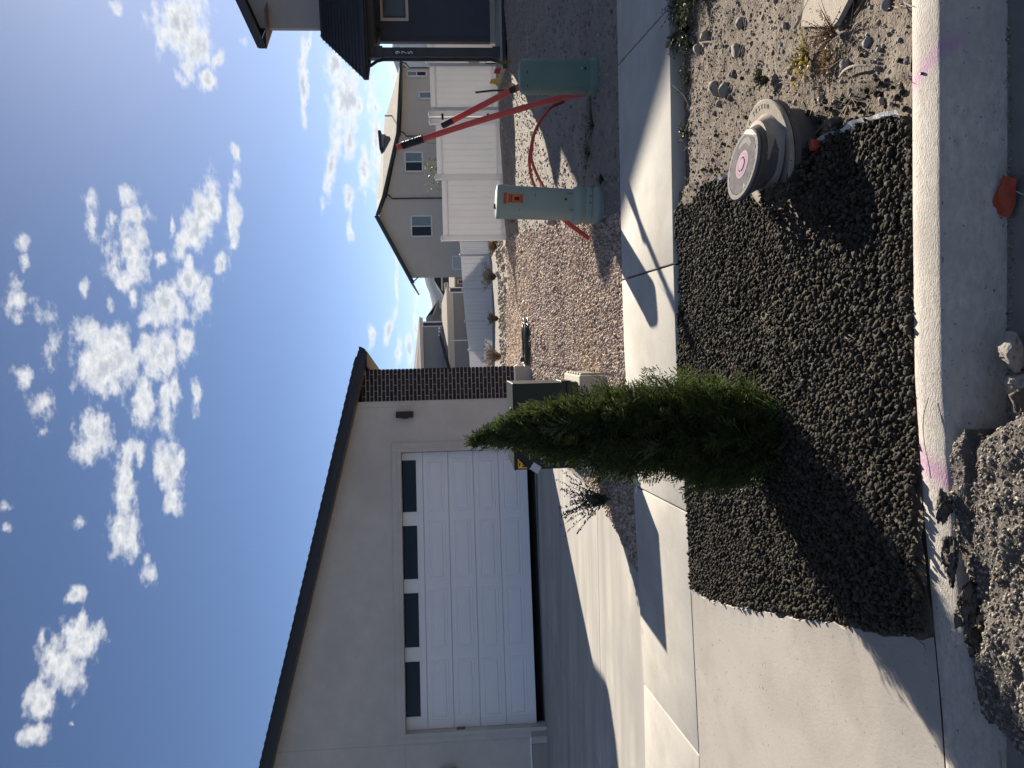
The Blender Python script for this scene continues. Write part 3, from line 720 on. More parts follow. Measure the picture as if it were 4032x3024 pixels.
# ------------------------------------------------------------------ garage house on the left
def garage_house():
    g = thing('garage_house', (-6.541,13.18,0), R(9.7), 'beige stucco house with white garage door and dark brick corner', 'house')
    def ztop(s): return 3.323+(6.651-s)*.2399      # rake line of the roof, upper edge
    x1 = 5.80; T = .28
    wb = lambda s: ztop(s)-.20+.05
    # stucco front around the opening
    W = MB()
    W.prism([(-3.2,.42),(0,.42),(0,wb(0)),(-3.2,wb(-3.2))], 0, T)
    W.prism([(0,2.60),(4.86,2.60),(4.86,wb(4.86)),(0,wb(0))], 0, T)
    W.prism([(4.86,.42),(x1,.42),(x1,wb(x1)),(4.86,wb(4.86))], 0, T)
    W.box(4.86,x1,.02,T,.05,.42)
    W.box(-.30,0,.02,T,.05,.42)
    wall = W.build('wall', STUCCO, g)
    # score lines in the render
    MB().box(-.186,-.180,-.002,.004,2.78,5.0).build('score_line', FOUND, wall)
    MB().box(5.688,5.694,-.002,.004,2.40,3.3).build('score_line', FOUND, wall)
    MB().box(-3.2,-.186,-.002,.004,2.612,2.618).build('score_line', FOUND, wall)
    # side and rear walls
    Sd = MB(); Sd.box(6.15,6.36,.05,9,.0,wb(6.4)-.02); Sd.box(-3.2,-3.0,T,9,0,wb(-3.1)); Sd.box(-3.2,6.3,8.8,9,0,3.1); Sd.build('side_wall', STUCCO, g)
    MB().box(-3.2,-.302,.01,T,-.1,.418).build('foundation', FOUND, g, bevel=.004); MB().box(5.80,6.385,-.02,.30,-.1,.47).build('foundation', FOUND, g, bevel=.004)
    MB().box(-3.2,-.17,-.012,.01,.42,.447).build('weep_screed', WHITE, g)
    MB().box(5.80,6.39,-.03,.02,.47,.492).build('weep_screed', WHITE, g)
    # trim round the opening, two steps
    Tm = MB()
    Tm.box(-.166,0,-.03,0,.42,2.765); Tm.box(4.86,5.03,-.03,0,.42,2.765); Tm.box(0,4.86,-.03,0,2.60,2.765)
    tr = Tm.build('door_trim', STUCCO, g, bevel=.004)
    T2 = MB(); T2.box(-.066,0,-.052,-.03,.15,2.664); T2.box(4.86,4.926,-.052,-.03,.15,2.664); T2.box(0,4.86,-.052,-.03,2.60,2.664)
    T2.build('trim_step', STUCCO, tr, bevel=.003)
    MB().box(-.166,-.001,-.03,0,.12,.42).build('trim_foot', FOUND, tr)
    MB().box(.0,.035,.06,.10,1.57,1.72).build('keypad', SOFFM, g, bevel=.004)
    # garage interior
    I = MB(); I.box(-.6,5.5,T+.001,8.5,.05,.149); I.build('garage_floor', FOUND, g)
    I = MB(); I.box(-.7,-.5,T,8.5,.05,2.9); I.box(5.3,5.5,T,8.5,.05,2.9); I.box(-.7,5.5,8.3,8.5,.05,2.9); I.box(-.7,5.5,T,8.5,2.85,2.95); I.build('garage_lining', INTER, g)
    # sectional door, stopped a hand above the floor
    d = MB().box(.0,4.86,.20,.235,.305,2.70).build('garage_door', DOORW, g)
    cells = [(.157,1.17),(1.361,2.40),(2.561,3.607),(3.77,4.725)]
    zz = [.30,.835,1.297,1.76,2.221]
    for k in range(5):
        lo = zz[k]+.004; hi = (zz[k+1] if k < 4 else 2.70)-.004
        Sx = MB()
        if k < 4:
            Sx.box(.004,4.856,.165,.20,lo,hi); sec = Sx.build('door_section', DOORW, d, bevel=.004)
            for a, b in cells:
                zc = (lo+hi)/2 if k else (zz[1]-.2285)
                zl, zh = zc-.155, zc+.155
                # sunk moulding frame with a raised field
                P = MB(); o = .0; e1 = .018; e2 = .042
                def ring(dx, y): return [(a+dx,y,zl+dx),(b-dx,y,zl+dx),(b-dx,y,zh-dx),(a+dx,y,zh-dx)]
                rs = [ring(0,.165),ring(.006,.157),ring(e1,.158),ring(e1+.008,.1645),ring(e2,.1645),ring(e2+.02,.153)]
                for i in range(len(rs)-1): P.loft(rs[i], rs[i+1], cap=False)
                n = len(P.v); P.add(rs[-1], [(0,1,2,3)])
                P.build('raised_panel', DOORW, sec)
        else:
            wz0 = 2.335
            Sx.box(.004,4.856,.165,.20,lo,wz0-.012)
            xs = [.004]+[v for c in ((.205,1.18),(1.385,2.365),(2.57,3.555),(3.762,4.74)) for v in c]+[4.856]
            for i in range(0, len(xs), 2): Sx.box(xs[i], xs[i+1], .165,.20, wz0-.012, hi)
            sec = Sx.build('door_section', DOORW, d, bevel=.003)
            for (a, b) in ((.205,1.18),(1.385,2.365),(2.57,3.555),(3.762,4.74)):
                MB().box(a,b,.188,.192,wz0-.012,hi).build('window_pane', GLASS, sec)
                Fm = MB(); Fm.box(a,b,.158,.178,wz0-.012,wz0+.008); Fm.box(a,a+.02,.158,.178,wz0+.008,hi); Fm.box(b-.02,b,.158,.178,wz0+.008,hi)
                Fm.build('window_frame', DOORW, sec, bevel=.002)
    # brick corner: mortar core and single bricks
    core = MB().box(5.80,6.372,-.012,.45,.494,wb(6.4)+.05).build('brick_corner', MORTAR, g)
    L, H, D = .1935, .0575, .02
    ch = .0716; nc = 39
    shapes = {}
    def brick(x0, x1, z, side=False):
        key = (round(x1-x0,3), side)
        if key not in shapes:
            w = x1-x0
            b = MB().box(-w/2,w/2,-.012,.012,-H/2,H/2) if not side else MB().box(-.012,.012,-w/2,w/2,-H/2,H/2)
            shapes[key] = b.mesh('brick', bevel=.0035)
        me = shapes[key]
        j = lambda a: random.uniform(-a, a)
        if not side: loc = ((x0+x1)/2, -.009+j(.0015), z)
        else: loc = (6.381+j(.002), (x0+x1)/2, z)
        o = link('brick', me, BRICKM, core, loc=loc, rot=(j(.006), j(.008), j(.006)))
    for c in range(nc):
        z = .494+ch*(c+.5)
        left, rightx = 5.80, 6.392
        topz = wb(6.0)+.1
        if z+H/2 > wb(6.392)+.02+.24*.59: break
        off = 0 if c % 2 else .1016
        x = rightx
        first = True
        while x > left+.02:
            w = L if not (first and off) else L-.1016
            a = max(x-w, left+.002)
            if x-a > .03 and z+H/2 < wb((a+x)/2)+.02: brick(round(a,4), round(x,4), z)
            x -= w+.0097; first = False
        brick(-.005, .19 if off else .09, z, True)
    # roof slab, fascia, shingle edge, soffit
    P = lambda s: ztop(s)
    sl, sr = -3.6, 6.70
    Rf = MB(); Rf.sheet([(sl,-.30,P(sl)),(sr,-.30,P(sr)),(sr,9.3,P(sr)),(sl,9.3,P(sl))], .03)
    roof = Rf.build('roof', SHING, g)
    Fa = MB(); Fa.prism([(sl,P(sl)-.035),(6.651,P(6.651)-.035),(6.651,P(6.651)-.172),(sl,P(sl)-.172)], -.30,-.275)
    Fa.build('rake_fascia', DARKM, roof, bevel=.002)
    MB().prism([(sl,P(sl)-.004),(6.66,P(6.66)-.004),(6.66,P(6.66)-.040),(sl,P(sl)-.040)], -.318,-.3005).build('drip_edge', DARKM, roof)
    # stepped shingle ends along the rake
    ang = math.atan(.2399); sm = MB().add([(-.08,-.028,-.012),(.085,-.028,-.012),(.085,-.028,.010),(-.08,-.028,.024),(-.08,.05,-.012),(.085,.05,-.012),(.085,.05,.010),(-.08,.05,.024)],
        [(0,1,2,3),(4,7,6,5),(0,3,7,4),(1,5,6,2),(3,2,6,7),(0,4,5,1)]).mesh('shingle')
    s = sl+.1
    while s < 6.62:
        link('shingle', sm, SHING, roof, loc=(s,-.302+random.uniform(-.004,.003),P(s)+.004), rot=(0,ang,0)); s += .145
    # soffit boards under the rake
    bm_ = MB().box(-.068,.068,-.13,.13,-.006,.006).mesh('soffit_panel', bevel=.002)
    s = sl+.1
    while s < 6.6:
        link('soffit_panel', bm_, SOFFM, roof, loc=(s,-.142,P(s)-.165), rot=(0,ang,0)); s += .1405
    # side eave: gutter board, ribbed soffit going back
    E = MB(); E.box(6.655,6.685,-.28,9.3,P(6.67)-.165,P(6.67)-.03); E.build('side_fascia', DARKM, roof)
    Gt = MB(); Gt.prism([(6.69,P(6.69)-.13),(6.735,P(6.69)-.12),(6.775,P(6.69)-.05),(6.78,P(6.69)-.012),(6.69,P(6.69)-.012)], -.27, 9.3); Gt.build('rain_gutter', DARKM, roof)
    k = -.27; rm = MB().box(6.395,6.655,-.045,.045,-.006,.006).mesh('soffit_rib', bevel=.004)
    while k < 9: link('soffit_rib', rm, SOFFM, roof, loc=(0,k,P(6.5)-.205)); k += .1 if k < 3 else .4
    # lamps: slim boxes shining up and down (unlit)
    for (x0, z0, z1, lb) in ((5.483,2.36,2.67,'black box wall lamp on stucco beside the brick corner'),(-.71,1.74,2.03,'black box wall lamp cut off at the far left edge')):
        lp = thing('wall_lamp', (0,0,0), 0, lb, 'lamp', 'wall lamps on the garage house')
        lp.matrix_world = Matrix.Translation((-6.541,13.18,0)) @ Matrix.Rotation(R(9.7),4,'Z') @ Matrix.Translation((x0,0,z0))
        h = z1-z0
        MB().box(0,.112,-.125,-.03,0,h).build('lamp_body', BLACKM, lp, bevel=.004)
        MB().box(-.012,.06,-.03,0,h*.3,h*.7).build('mounting_plate', BLACKM, lp, bevel=.003)
garage_house()
# ------------------------------------------------------------------ dark house on the right (number 975)
def house_right():
    h = thing('dark_blue_house', (6.627,17.244,0), R(-7), 'dark blue-grey house with porch post numbered 975', 'house')
    MB().box(-.32,6,-.22,1.75,.05,.415).build('porch_slab', FOUND, h, bevel=.01)
    c = MB().box(-.096,.096,-.096,.096,.41,3.14).build('porch_post', CHAR, h, bevel=.006)
    MB().box(-.118,.118,-.118,.118,.415,.582).build('post_base', CHAR, c, bevel=.006)
    MB().box(-.122,.122,-.122,.122,2.976,3.138).build('post_cap', CHAR, c, bevel=.006)
    pl = MB().box(-.075,.045,-.104,-.097,2.265,2.755).build('number_plate', DARKM, c, bevel=.002)
    for i, d in enumerate('975'):
        link('number', text_mesh(d, .15, .004), SILV, pl, loc=(-.012,-.106,2.64-.133*i), rot=(R(90),0,0))
    MB().box(-.13,6,-.13,.13,3.14,3.30).build('porch_beam', CHAR, h, bevel=.006); MB().loft([(-.13,.13,3.14),(.13,.13,3.14),(.95,1.6,3.14),(.69,1.6,3.14)],[(-.13,.13,3.30),(.13,.13,3.30),(.95,1.6,3.30),(.69,1.6,3.30)]).build('porch_beam', CHAR, h)
    MB().loft([(-.60,-.40,3.302),(6,-.40,3.302),(6,1.6,3.302),(.75,1.6,3.302)],[(-.60,-.40,3.315),(6,-.40,3.315),(6,1.6,3.315),(.75,1.6,3.315)]).build('porch_soffit', CHAR, h)
    # lower wall, corner board, foundation strip
    w = MB().box(.75,7,1.6,1.8,.54,4.5).build('wall', SLATE, h)
    MB().box(.654,.752,1.585,1.80,.54,3.3).build('corner_board', CHAR, w, bevel=.004)
    K = .80                       # the plan is skewed: the flank runs back to the right
    def flank(x0, x1, y0, y1, z0, z1): return MB().loft([(x0,y0,z0),(x1,y0,z0),(x1+K*(y1-y0),y1,z0),(x0+K*(y1-y0),y1,z0)], [(x0,y0,z1),(x1,y0,z1),(x1+K*(y1-y0),y1,z1),(x0+K*(y1-y0),y1,z1)])
    flank(.654,.80,1.80,9,.54,3.3).build('side_wall', SLATE, h)
    MB().box(.67,7,1.61,1.8,.1,.54).build('foundation', FOUND, h)
    flank(.67,.80,1.8,9,.1,.54).build('side_foundation', FOUND, h)
    # lap joints of the boarding
    z = .70
    while z < 3.2:
        MB().box(.752,7,1.594,1.602,z,z+.012).build('siding_lap', SLATE, w); z += .165
    wi = MB().box(1.12,3.2,1.575,1.61,2.47,3.13).build('window', CREAM, h, bevel=.008)
    MB().box(1.185,3.1,1.566,1.574,2.535,3.065).build('window_frame', CHAR, wi)
    MB().box(1.215,3.07,1.560,1.5655,2.565,3.035).build('pane', mat('screened_glass', (.03,.036,.035), (.025,.03,.03), 60, .25, spec=.6), wi)
    # gas meter on the side
    mt = thing('gas_meter', (0,0,0), 0, 'grey gas meter behind the numbered porch post', 'meter')
    mt.matrix_world = h.matrix_basis @ Matrix.Translation((.50,2.5,.50))
    MB().box(-.10,.10,-.10,.08,.28,.55).build('meter_body', STUCCO2, mt, bevel=.02, seg=2)
    MB().tube([(-.06,0,.55),(-.06,0,.68),(.10,0,.68),(.10,0,.2),(.10,0,-.3)], .018).build('pipe', CHAR, mt, smooth=50)
    MB().tube([(.06,0,.3),(.06,0,.12),(-.12,0,.12),(-.12,0,-.3)], .016).build('pipe', CHAR, mt, smooth=50)
    # porch roof: front plane with hip on the left, upper storey wall
    e = 3.37
    RF = MB()
    RF.sheet([(-.64,-.47,e),(7,-.47,e),(7,1.6,4.60),(.737,1.6,4.545)], .05)
    RF.sheet([(-.64+K*6.5,6,e),(-.64,-.47,e),(.737,1.6,4.545),(.737+K*4,5.6,4.545)], .05)
    r = RF.build('porch_roof', DARKM, h)
    t = 0
    for k in range(13):          # shingle courses
        f = k/13.0; a = .7*f
        y0, z0 = -.47+2.07*f, e+1.19*f; x0 = -.64+1.377*f
        MB().box(x0-.005,7,y0-.012,y0+.03,z0+.003,z0+.014).build('shingle_course', DARKM, r)
    G = MB(); G.prism([(-.645,3.26),(7,3.26),(7,3.30),(-.645,3.30)], -.50,-.46); G.prism([(-.645,3.30),(7,3.30),(7,3.365),(-.645,3.365)], -.56,-.46); G.build('rain_gutter', DARKM, h, bevel=.008)
    flank(-.665,-.62,-.46,6,3.26,3.365).build('side_gutter', DARKM, h)
    MB().tube([(-.40,-.48,3.28),(-.36,-.44,3.20),(-.22,-.2,3.10),(-.145,-.02,2.98),(-.14,0,2.85),(-.14,0,1.6),(-.14,0,.75),(-.14,-.02,.62),(-.20,-.12,.45),(-.30,-.30,.33)], .034, 10).build('downspout', DARKM, h, smooth=50)
    for z in (2.78,2.0,.72): MB().box(-.16,-.09,-.02,.02,z,z+.03).build('strap', DARKM, h)
    U = MB(); U.prism([(.945,4.3),(7,4.3),(7,8.4),(.945,5.93)], 1.6, 1.8); U.build('upper_wall', STUCCO2, h)
    flank(.945,1.1,1.8,8,4.3,5.93).build('upper_side_wall', STUCCO2, h)
    sl = .417; tz = lambda x: 5.93+.0+(x-.396)*sl
    RK = MB(); RK.sheet([(.396,1.2,tz(.396)),(7,1.2,tz(7)),(7+K*3,8,tz(7)),(.396+K*6.8,8,tz(.396))], .03); rk = RK.build('upper_roof', SHING, h)
    MB().prism([(.40,tz(.40)-.03),(7,tz(7)-.03),(7,tz(7)-.26),(.40,tz(.40)-.20)], 1.2,1.23).build('rake_fascia', CHAR, rk)
    flank(.396,.43,1.23,8,tz(.4)-.20,tz(.4)-.03).build('eave_fascia', CHAR, rk)
    k = 1.25
    while k < 5:
        flank(.43+K*(k-1.23),.945+K*(k-1.23)+.3,k,k+.09,tz(.4)-.20,tz(.4)-.19).build('soffit_rib', SOFFM, rk); k += .1
    # loose black drain hose lying in front of the slab
    D = MB(); P_ = []
    for i in range(60):
        t = i/59; P_.append((-.42+4.5*t, -.36+.05*math.sin(3*t)-.12*(1-t)**3, .335-.06*(1-t)**2*0+.0))
    D.tube(P_, [.048+.004*(i%2) for i in range(60)], 10)
    dr = D.build('drain_hose', BLACKP, None, smooth=60); dr.matrix_world = h.matrix_basis @ Matrix.Identity(4)
    tag(dr, 'black drain hose lying along the porch slab', 'hose')
house_right()

# ------------------------------------------------------------------ white vinyl fences
def vinyl_panel(par, a, b, z0, z1, gate=False):
    a, b = Vector(a), Vector(b); L = (b-a).length; ang = math.atan2(b.y-a.y, b.x-a.x)
    def local(bx, name, m, bevel=.003):
        o = bx.build(name, m, par, bevel=bevel); o.location = (a.x-par.location.x, a.y-par.location.y, 0); o.rotation_euler = (0,0,ang); return o
    local(MB().box(0,L,-.025,.025,z1-.15,z1), 'rail', FENCEW); local(MB().box(0,L,-.025,.025,z0,z0+.17), 'rail', FENCEW)
    n = max(1, round(L/.155)); w = L/n
    bm_ = MB().box(-.001,w+.001,-.010,.010,z0+.15,z1-.13).mesh('board', bevel=.007)
    for i in range(n):
        o = link('board', bm_, FENCEW, par); ca, sa = math.cos(ang), math.sin(ang)
        o.location = (a.x+ca*w*i-par.location.x, a.y+sa*w*i-par.location.y, 0); o.rotation_euler = (0,0,ang)
    if gate:
        for s in (0, L-.09): local(MB().box(s,s+.09,-.028,.028,z0,z1), 'stile', FENCEW)
def vinyl_post(par, x, y, z0, z1, ang=0):
    o = MB().box(-.063,.063,-.063,.063,z0-.2,z1).build('post', FENCEW, par, bevel=.006); o.location = (x-par.location.x, y-par.location.y, 0); o.rotation_euler = (0,0,ang)
    MB().add([(-.075,-.075,z1),(.075,-.075,z1),(.075,.075,z1),(-.075,.075,z1),(-.075,-.075,z1+.03),(.075,-.075,z1+.03),(.075,.075,z1+.03),(-.075,.075,z1+.03),(0,0,z1+.065)],
             [(3,2,1,0),(0,1,5,4),(1,2,6,5),(2,3,7,6),(3,0,4,7),(4,5,8),(5,6,8),(6,7,8),(7,4,8)]).build('post_cap', FENCEW, o)
    return o
f = thing('vinyl_fence', (3.05,20.4,0), 0, 'white vinyl panel fence behind the two pedestals', 'fence')
vinyl_post(f, 3.05,20.40,.05,1.84); vinyl_post(f, 4.64,20.38,.12,1.95); vinyl_post(f, 6.02,20.20,.2,2.05); vinyl_post(f, 7.50,19.90,.28,2.11)
vinyl_panel(f, (3.11,20.40,0), (4.58,20.385,0), .11, 1.82); vinyl_panel(f, (4.70,20.37,0), (5.96,20.21,0), .19, 1.93); vinyl_panel(f, (7.56,19.89,0), (9.0,19.6,0), .34, 2.08)
gt = thing('vinyl_gate', (6.2,20.17,0), 0, 'white vinyl gate hung on black hinges in the fence', 'gate')
vinyl_post(gt, 6.20,20.17,.22,2.06); vinyl_panel(gt, (6.28,20.155,0), (7.42,19.92,0), .29, 2.04, True)
for z in (.55,1.72):
    o = MB().box(-.10,.05,-.10,-.06,z,z+.055).build('hinge', BLACKM, gt, bevel=.004); o.location = (-.06,0,0)
# concrete mow strip lit below the fence
bf = thing('back_vinyl_fence', (6.2,42.4,0), 0, 'long white vinyl fence far back across the yard', 'fence')
FP = [(7.2,41.2,-.52,1.27),(6.22,42.35,-.52,1.27),(5.68,44.3,-.62,1.22),(3.88,46.2,-.70,1.13),(2.19,51.1,-.95,.97),(.29,56.1,-1.13,.72),(-2.0,61.5,-1.3,.55),(-4.6,67,-1.5,.4)]
FP = FP[1:]
for i, (x, y, z0, z1) in enumerate(FP):
    vinyl_post(bf, x, y, z0, z1, .8)
    if i+1 < len(FP):
        x2, y2, a0, a1 = FP[i+1]
        p = MB(); p.loft([(x,y-.03,z0+.05),(x2,y2-.03,a0+.05),(x2,y2+.03,a0+.05),(x,y+.03,z0+.05)], [(x,y-.03,z1-.03),(x2,y2-.03,a1-.03),(x2,y2+.03,a1-.03),(x,y+.03,z1-.03)])
        o = p.build('panel', FENCEW, bf); o.location = tuple(-v for v in bf.location)
        p = MB(); 
        for k in range(1,8):
            t = k/8; xx, yy = x+(x2-x)*t, y+(y2-y)*t; p.box(xx-.006,xx+.006,yy-.05,yy-.028,z0+.2+(a0-z0)*t,z1-.15+(a1-z1)*t)
        o = p.build('panel_groove', CREAM, bf); o.location = tuple(-v for v in bf.location)

# ------------------------------------------------------------------ neighbour's house beyond the fence
def windowed(par, x0, x1, z0, z1, y, m=GLASSL, split=True, trim=WHITE, frame=.09):
    fr = MB(); fr.box(x0-frame*1.6,x1+frame*1.6,y-.03,y+.02,z0-frame*1.6,z1+frame*1.6); o = fr.build('window', STUCCO3 if trim is WHITE else trim, par)
    w = MB(); w.box(x0-.05,x1+.05,y-.06,y-.03,z0-.05,z0+.04); w.box(x0-.05,x1+.05,y-.06,y-.03,z1-.04,z1+.05); w.box(x0-.05,x0+.04,y-.06,y-.03,z0,z1); w.box(x1-.04,x1+.05,y-.06,y-.03,z0,z1)
    if split: w.box((x0+x1)/2-.035,(x0+x1)/2+.035,y-.06,y-.03,z0,z1)
    w.build('frame', WHITE, o)
    if split:
        MB().box(x0,(x0+x1)/2,y-.045,y-.031,z0,z1).build('pane', GLASS, o); MB().box((x0+x1)/2,x1,y-.045,y-.031,z0,z1).build('pane', m, o)
    else: MB().box(x0,x1,y-.045,y-.031,z0,z1).build('pane', m, o)
    return o
def splitz(par, x0, x1, z0, z1, y):
    o = windowed(par, x0, x1, z0, z1, y, split=False); zc = (z0+z1)/2
    MB().box(x0,x1,y-.058,y-.03,zc-.03,zc+.03).build('frame', WHITE, o); MB().box(x0,x1,y-.05,y-.046,z0,zc).build('pane', GLASS, o)
def neighbour():
    n = thing('neighbour_house', (10,58,0), 0, 'tan stucco house with asymmetric gable behind the white fence', 'house')
    off = lambda P: [(x-10, z) for x, z in P]
    fr = off([(5.78,-2.5),(11.70,-2.5),(11.70,6.50),(10.35,7.05),(5.78,4.86)]); W = MB(); W.loft([(x,0,z) for x,z in fr], [(max(x,-2.0),10,min(z,6.2)) for x,z in fr]); W.build('gable_wall', STUCCO3, n)
    W = MB(); W.prism(off([(11.70,-2.5),(16.28,-2.5),(16.28,5.35),(11.70,6.45)]), .02, 10); W.build('wall', STUCCO3, n)
    W = MB(); W.prism(off([(16.28,-2.5),(21.35,-2.5),(21.35,4.95),(16.28,5.30)]), .35, 9); W.build('wing_wall', STUCCO3, n)
    r = MB().sheet([(10.35-10,-.5,7.25),(5.35-10,-.5,4.70),(5.35-10,10.4,4.70),(10.35-10,10.4,7.25)], .12).build('roof', SHING2, n)
    q = MB()
    pts = [((10.35,7.22),(11.43,7.68)),((11.75,6.72),(12.6,7.62)),((16.29,5.58),(18.97,6.84)),((21.7,5.12),(23.45,5.37))]
    for i in range(3):
        (e0, s0), (e1, s1) = pts[i], pts[i+1]
        q.sheet([(e0[0]-10,-.5,e0[1]),(e1[0]-10,-.5,e1[1]),(s1[0]-10,5,s1[1]),(s0[0]-10,5,s0[1])], .1)
        q.sheet([(s0[0]-10,5,s0[1]),(s1[0]-10,5,s1[1]),(s1[0]-10,12,s1[1]-2),(s0[0]-10,12,s0[1]-2)], .1)
    q.build('side_roof', SHING2, n)
    F = MB()
    F.bar((10.35-10,-.52,7.16),(5.35-10,-.52,4.62),.10,.22)
    fl = [(10.35,7.15),(11.75,6.62),(16.29,5.47),(21.7,5.02)]
    for i in range(3): F.bar((fl[i][0]-10,-.54,fl[i][1]),(fl[i+1][0]-10,-.54,fl[i+1][1]),.14,.20)
    F.build('fascia', DARKM, n)
    for x, zt in ((11.66,6.5),(16.22,5.3),(21.2,4.95)):
        MB().tube([(x+.25-10,-.5,zt),(x+.2-10,-.3,zt-.25),(x-10,-.06,zt-.45),(x-10,-.06,-2)], .05, 6).build('downspout', DARKM, n)
    # box vent and mast on the roof
    v = MB(); v.prism(off([(16.35,6.4),(17.35,6.4),(17.35,7.05),(16.35,7.05)]), 3.4, 4.4); vv = v.build('chimney', STUCCO2, n)
    MB().prism(off([(16.15,7.02),(17.6,7.02),(17.6,7.25),(16.15,7.16)]), 3.2, 4.6).build('chimney_cap', DARKM, vv)
    MB().tube([(18.4-10,2.2,5.9),(18.4-10,2.2,6.6)], .05, 6).build('roof_vent', BLACKM, n)
    for a, b, c, d in ((13.66,15.04,3.74,5.0),(8.86,10.35,3.19,4.68)): windowed(n, a-10, b-10, c, d, 0, m=GLASSL)
    splitz(n, 20.74-10, 21.08-10, 3.28, 4.68, .35); windowed(n, 19.1-10, 19.56-10, 2.9, 3.83, .35, m=GLASSL, split=False)
    windowed(n, 6.37-10, 7.33-10, .5, 1.70, 0, m=mat('pale_blind',(.5,.52,.46),None,rough=.5), split=False)  # low window filled with a plain pale blind
    MB().tube([(5.5-10,-.4,4.62),(5.65-10,-.2,4.45),(5.83-10,-.05,4.3)], .045, 6).build('downspout', DARKM, n)
neighbour()

# ------------------------------------------------------------------ far houses
def far1():
    n = thing('grey_house', (0,80,0), 0, 'grey far house with cream eaves, tan roof and dark gable edge', 'house', 'far houses')
    MB().box(-9,3.12,5,12,-3,5.25).build('wall', GREYSID, n)
    t = MB(); t.box(3.12,3.2,4.95,5.1,3,5.2); t.box(3.58,3.7,4.95,5.1,3,5.2); t.build('corner_trim', WHITE, n)
    MB().box(3.2,3.58,4.98,12,3,5.2).build('dark_panel', NAVYP, n)
    MB().box(-9,4.12,4.5,5.2,5.22,5.56).build('eave_fascia', CREAM, n)
    MB().sheet([(-9,4.5,5.56),(4.2,4.5,5.56),(-1.2,10.5,6.62),(-9,10.5,7.3)], .12).build('upper_roof', TANRF, n)
    MB().box(-9,6.38,0,9,-3,1.85).build('lower_wall', GREYSID, n)
    MB().box(-9,6.38,-.02,.0,1.82,2.25).build('frieze', CREAM, n)
    f_ = MB(); f_.box(-9,6.95,-.5,0,2.25,2.48); f_.build('lower_fascia', CREAM, n)
    MB().sheet([(-9,-.5,2.48),(6.95,-.5,2.48),(5.6,5,3.12),(-9,5,3.12)], .1).build('lower_roof', TANRF, n)
    d = MB(); d.prism([(2.4,3.30),(1.7,3.32),(-1.3,2.60),(-5,1.75),(-5,1.2),(-1.3,2.28),(.6,2.72)], -.6, -.1); d.build('gable_edge', DARKRF, n)  # dark sloping band in front of the lower roof
    for x in (1.46,6.42,6.9): MB().box(x-.05,x+.05,-.08,0,-2,2.2).build('white_trim', WHITE, n)
    MB().box(6.47,6.85,-.04,3,.6,2.1).build('dark_panel', NAVYP, n)
    for x in (.2,.55,.9): MB().box(x+1.75,x+1.95,-.4,-.2,3.25,3.42).build('roof_vent', WHITE, n)
def far2():
    n = thing('gabled_grey_house', (5,100,0), 0, 'small far grey house with tan gable roof left of the dark house', 'house', 'far houses')
    W = MB(); W.prism([(-2,-3),(1.9,-3),(1.9,3.75),(1.4,3.95),(-.6,5.1),(-2,5.1)], 0, 8); W.build('wall', GREYSID, n)
    MB().sheet([(2.1,-.4,3.83),(2.1,9,3.83),(-.15,9,5.5),(-.15,-.4,5.42)], .1).build('roof', TANRF, n)
    MB().sheet([(-.15,-.4,5.42),(-2.6,-.4,5.42),(-1.9,-.9,4.55),(.35,-.9,4.5)], .06).build('front_roof', TANRF, n)
    MB().bar((2.1,-.5,3.72),(-.5,-.5,4.75),.2,.18).build('rake_trim', CREAM, n)
    MB().box(1.0,1.9,-.05,0,2.6,3.7).build('white_panel', WHITE, n)
    o = MB().box(-.4,.3,-.05,0,2.8,3.5).build('window', WHITE, n); MB().box(-.3,.2,-.07,-.05,2.9,3.4).build('pane', GLASS, o)
    o = MB().box(1.4,1.85,-.09,-.05,2.95,3.3).build('window', WHITE, n); MB().box(1.45,1.8,-.11,-.09,3.0,3.25).build('pane', GLASS, o)
def far3():
    n = thing('dark_gabled_house', (9.5,95,0), 0, 'dark far house with pale trim partly hidden by the neighbour house', 'house', 'far houses')
    MB().box(-1.9,4,0,8,-3,3.2).build('wall', DARKSID, n)
    MB().sheet([(-2.1,-.5,3.1),(-.4,-.5,4.12),(-.4,9,4.12),(-2.1,9,3.1)], .15).build('roof', DARKRF, n)
    MB().prism([(-2.0,3.05),(-.4,4.05),(2,4.05),(2,3.05)], -.4, 8).build('gable', DARKRF, n)
    for z in (3.08,1.55): MB().box(-2.0,4,-.45,-.3,z,z+.2).build('pale_trim', CREAM, n)
    b = MB().box(-2.0,-1.1,-4.6,-4.4,2.36,2.88).build('balcony', WHITE, n)
    for k in range(3): MB().box(-1.92+.27*k,-1.72+.27*k,-4.63,-4.6,2.5,2.76).build('pane', GLASSL, b)
    MB().box(-1.95,-1.85,-4.5,-4.4,-3,2.4).build('balcony_post', WHITE, b)
    MB().box(-2.6,-1.9,-1,-.4,2.3,2.75).build('roof_piece', TANRF, n)
def far4():
    n = thing('low_tan_house', (8,84,0), 0, 'low far house with tan roof just above the fence top', 'house', 'far houses')
    MB().box(-.55,2.5,0,6,-3,1.58).build('wall', GREYSID, n)
    MB().sheet([(-.95,-.4,1.62),(2.6,-.4,1.62),(2.6,4,2.3),(-.85,4,2.25)], .12).build('roof', TANRF, n)
    MB().box(-.9,2.6,-.45,-.4,1.52,1.64).build('fascia', CREAM, n)
    o = MB().box(-.35,.1,-.05,0,.4,1.3).build('window', WHITE, n); MB().box(-.3,.05,-.07,-.05,.5,1.2).build('pane', GLASS, o)
far1(); far2(); far3(); far4()
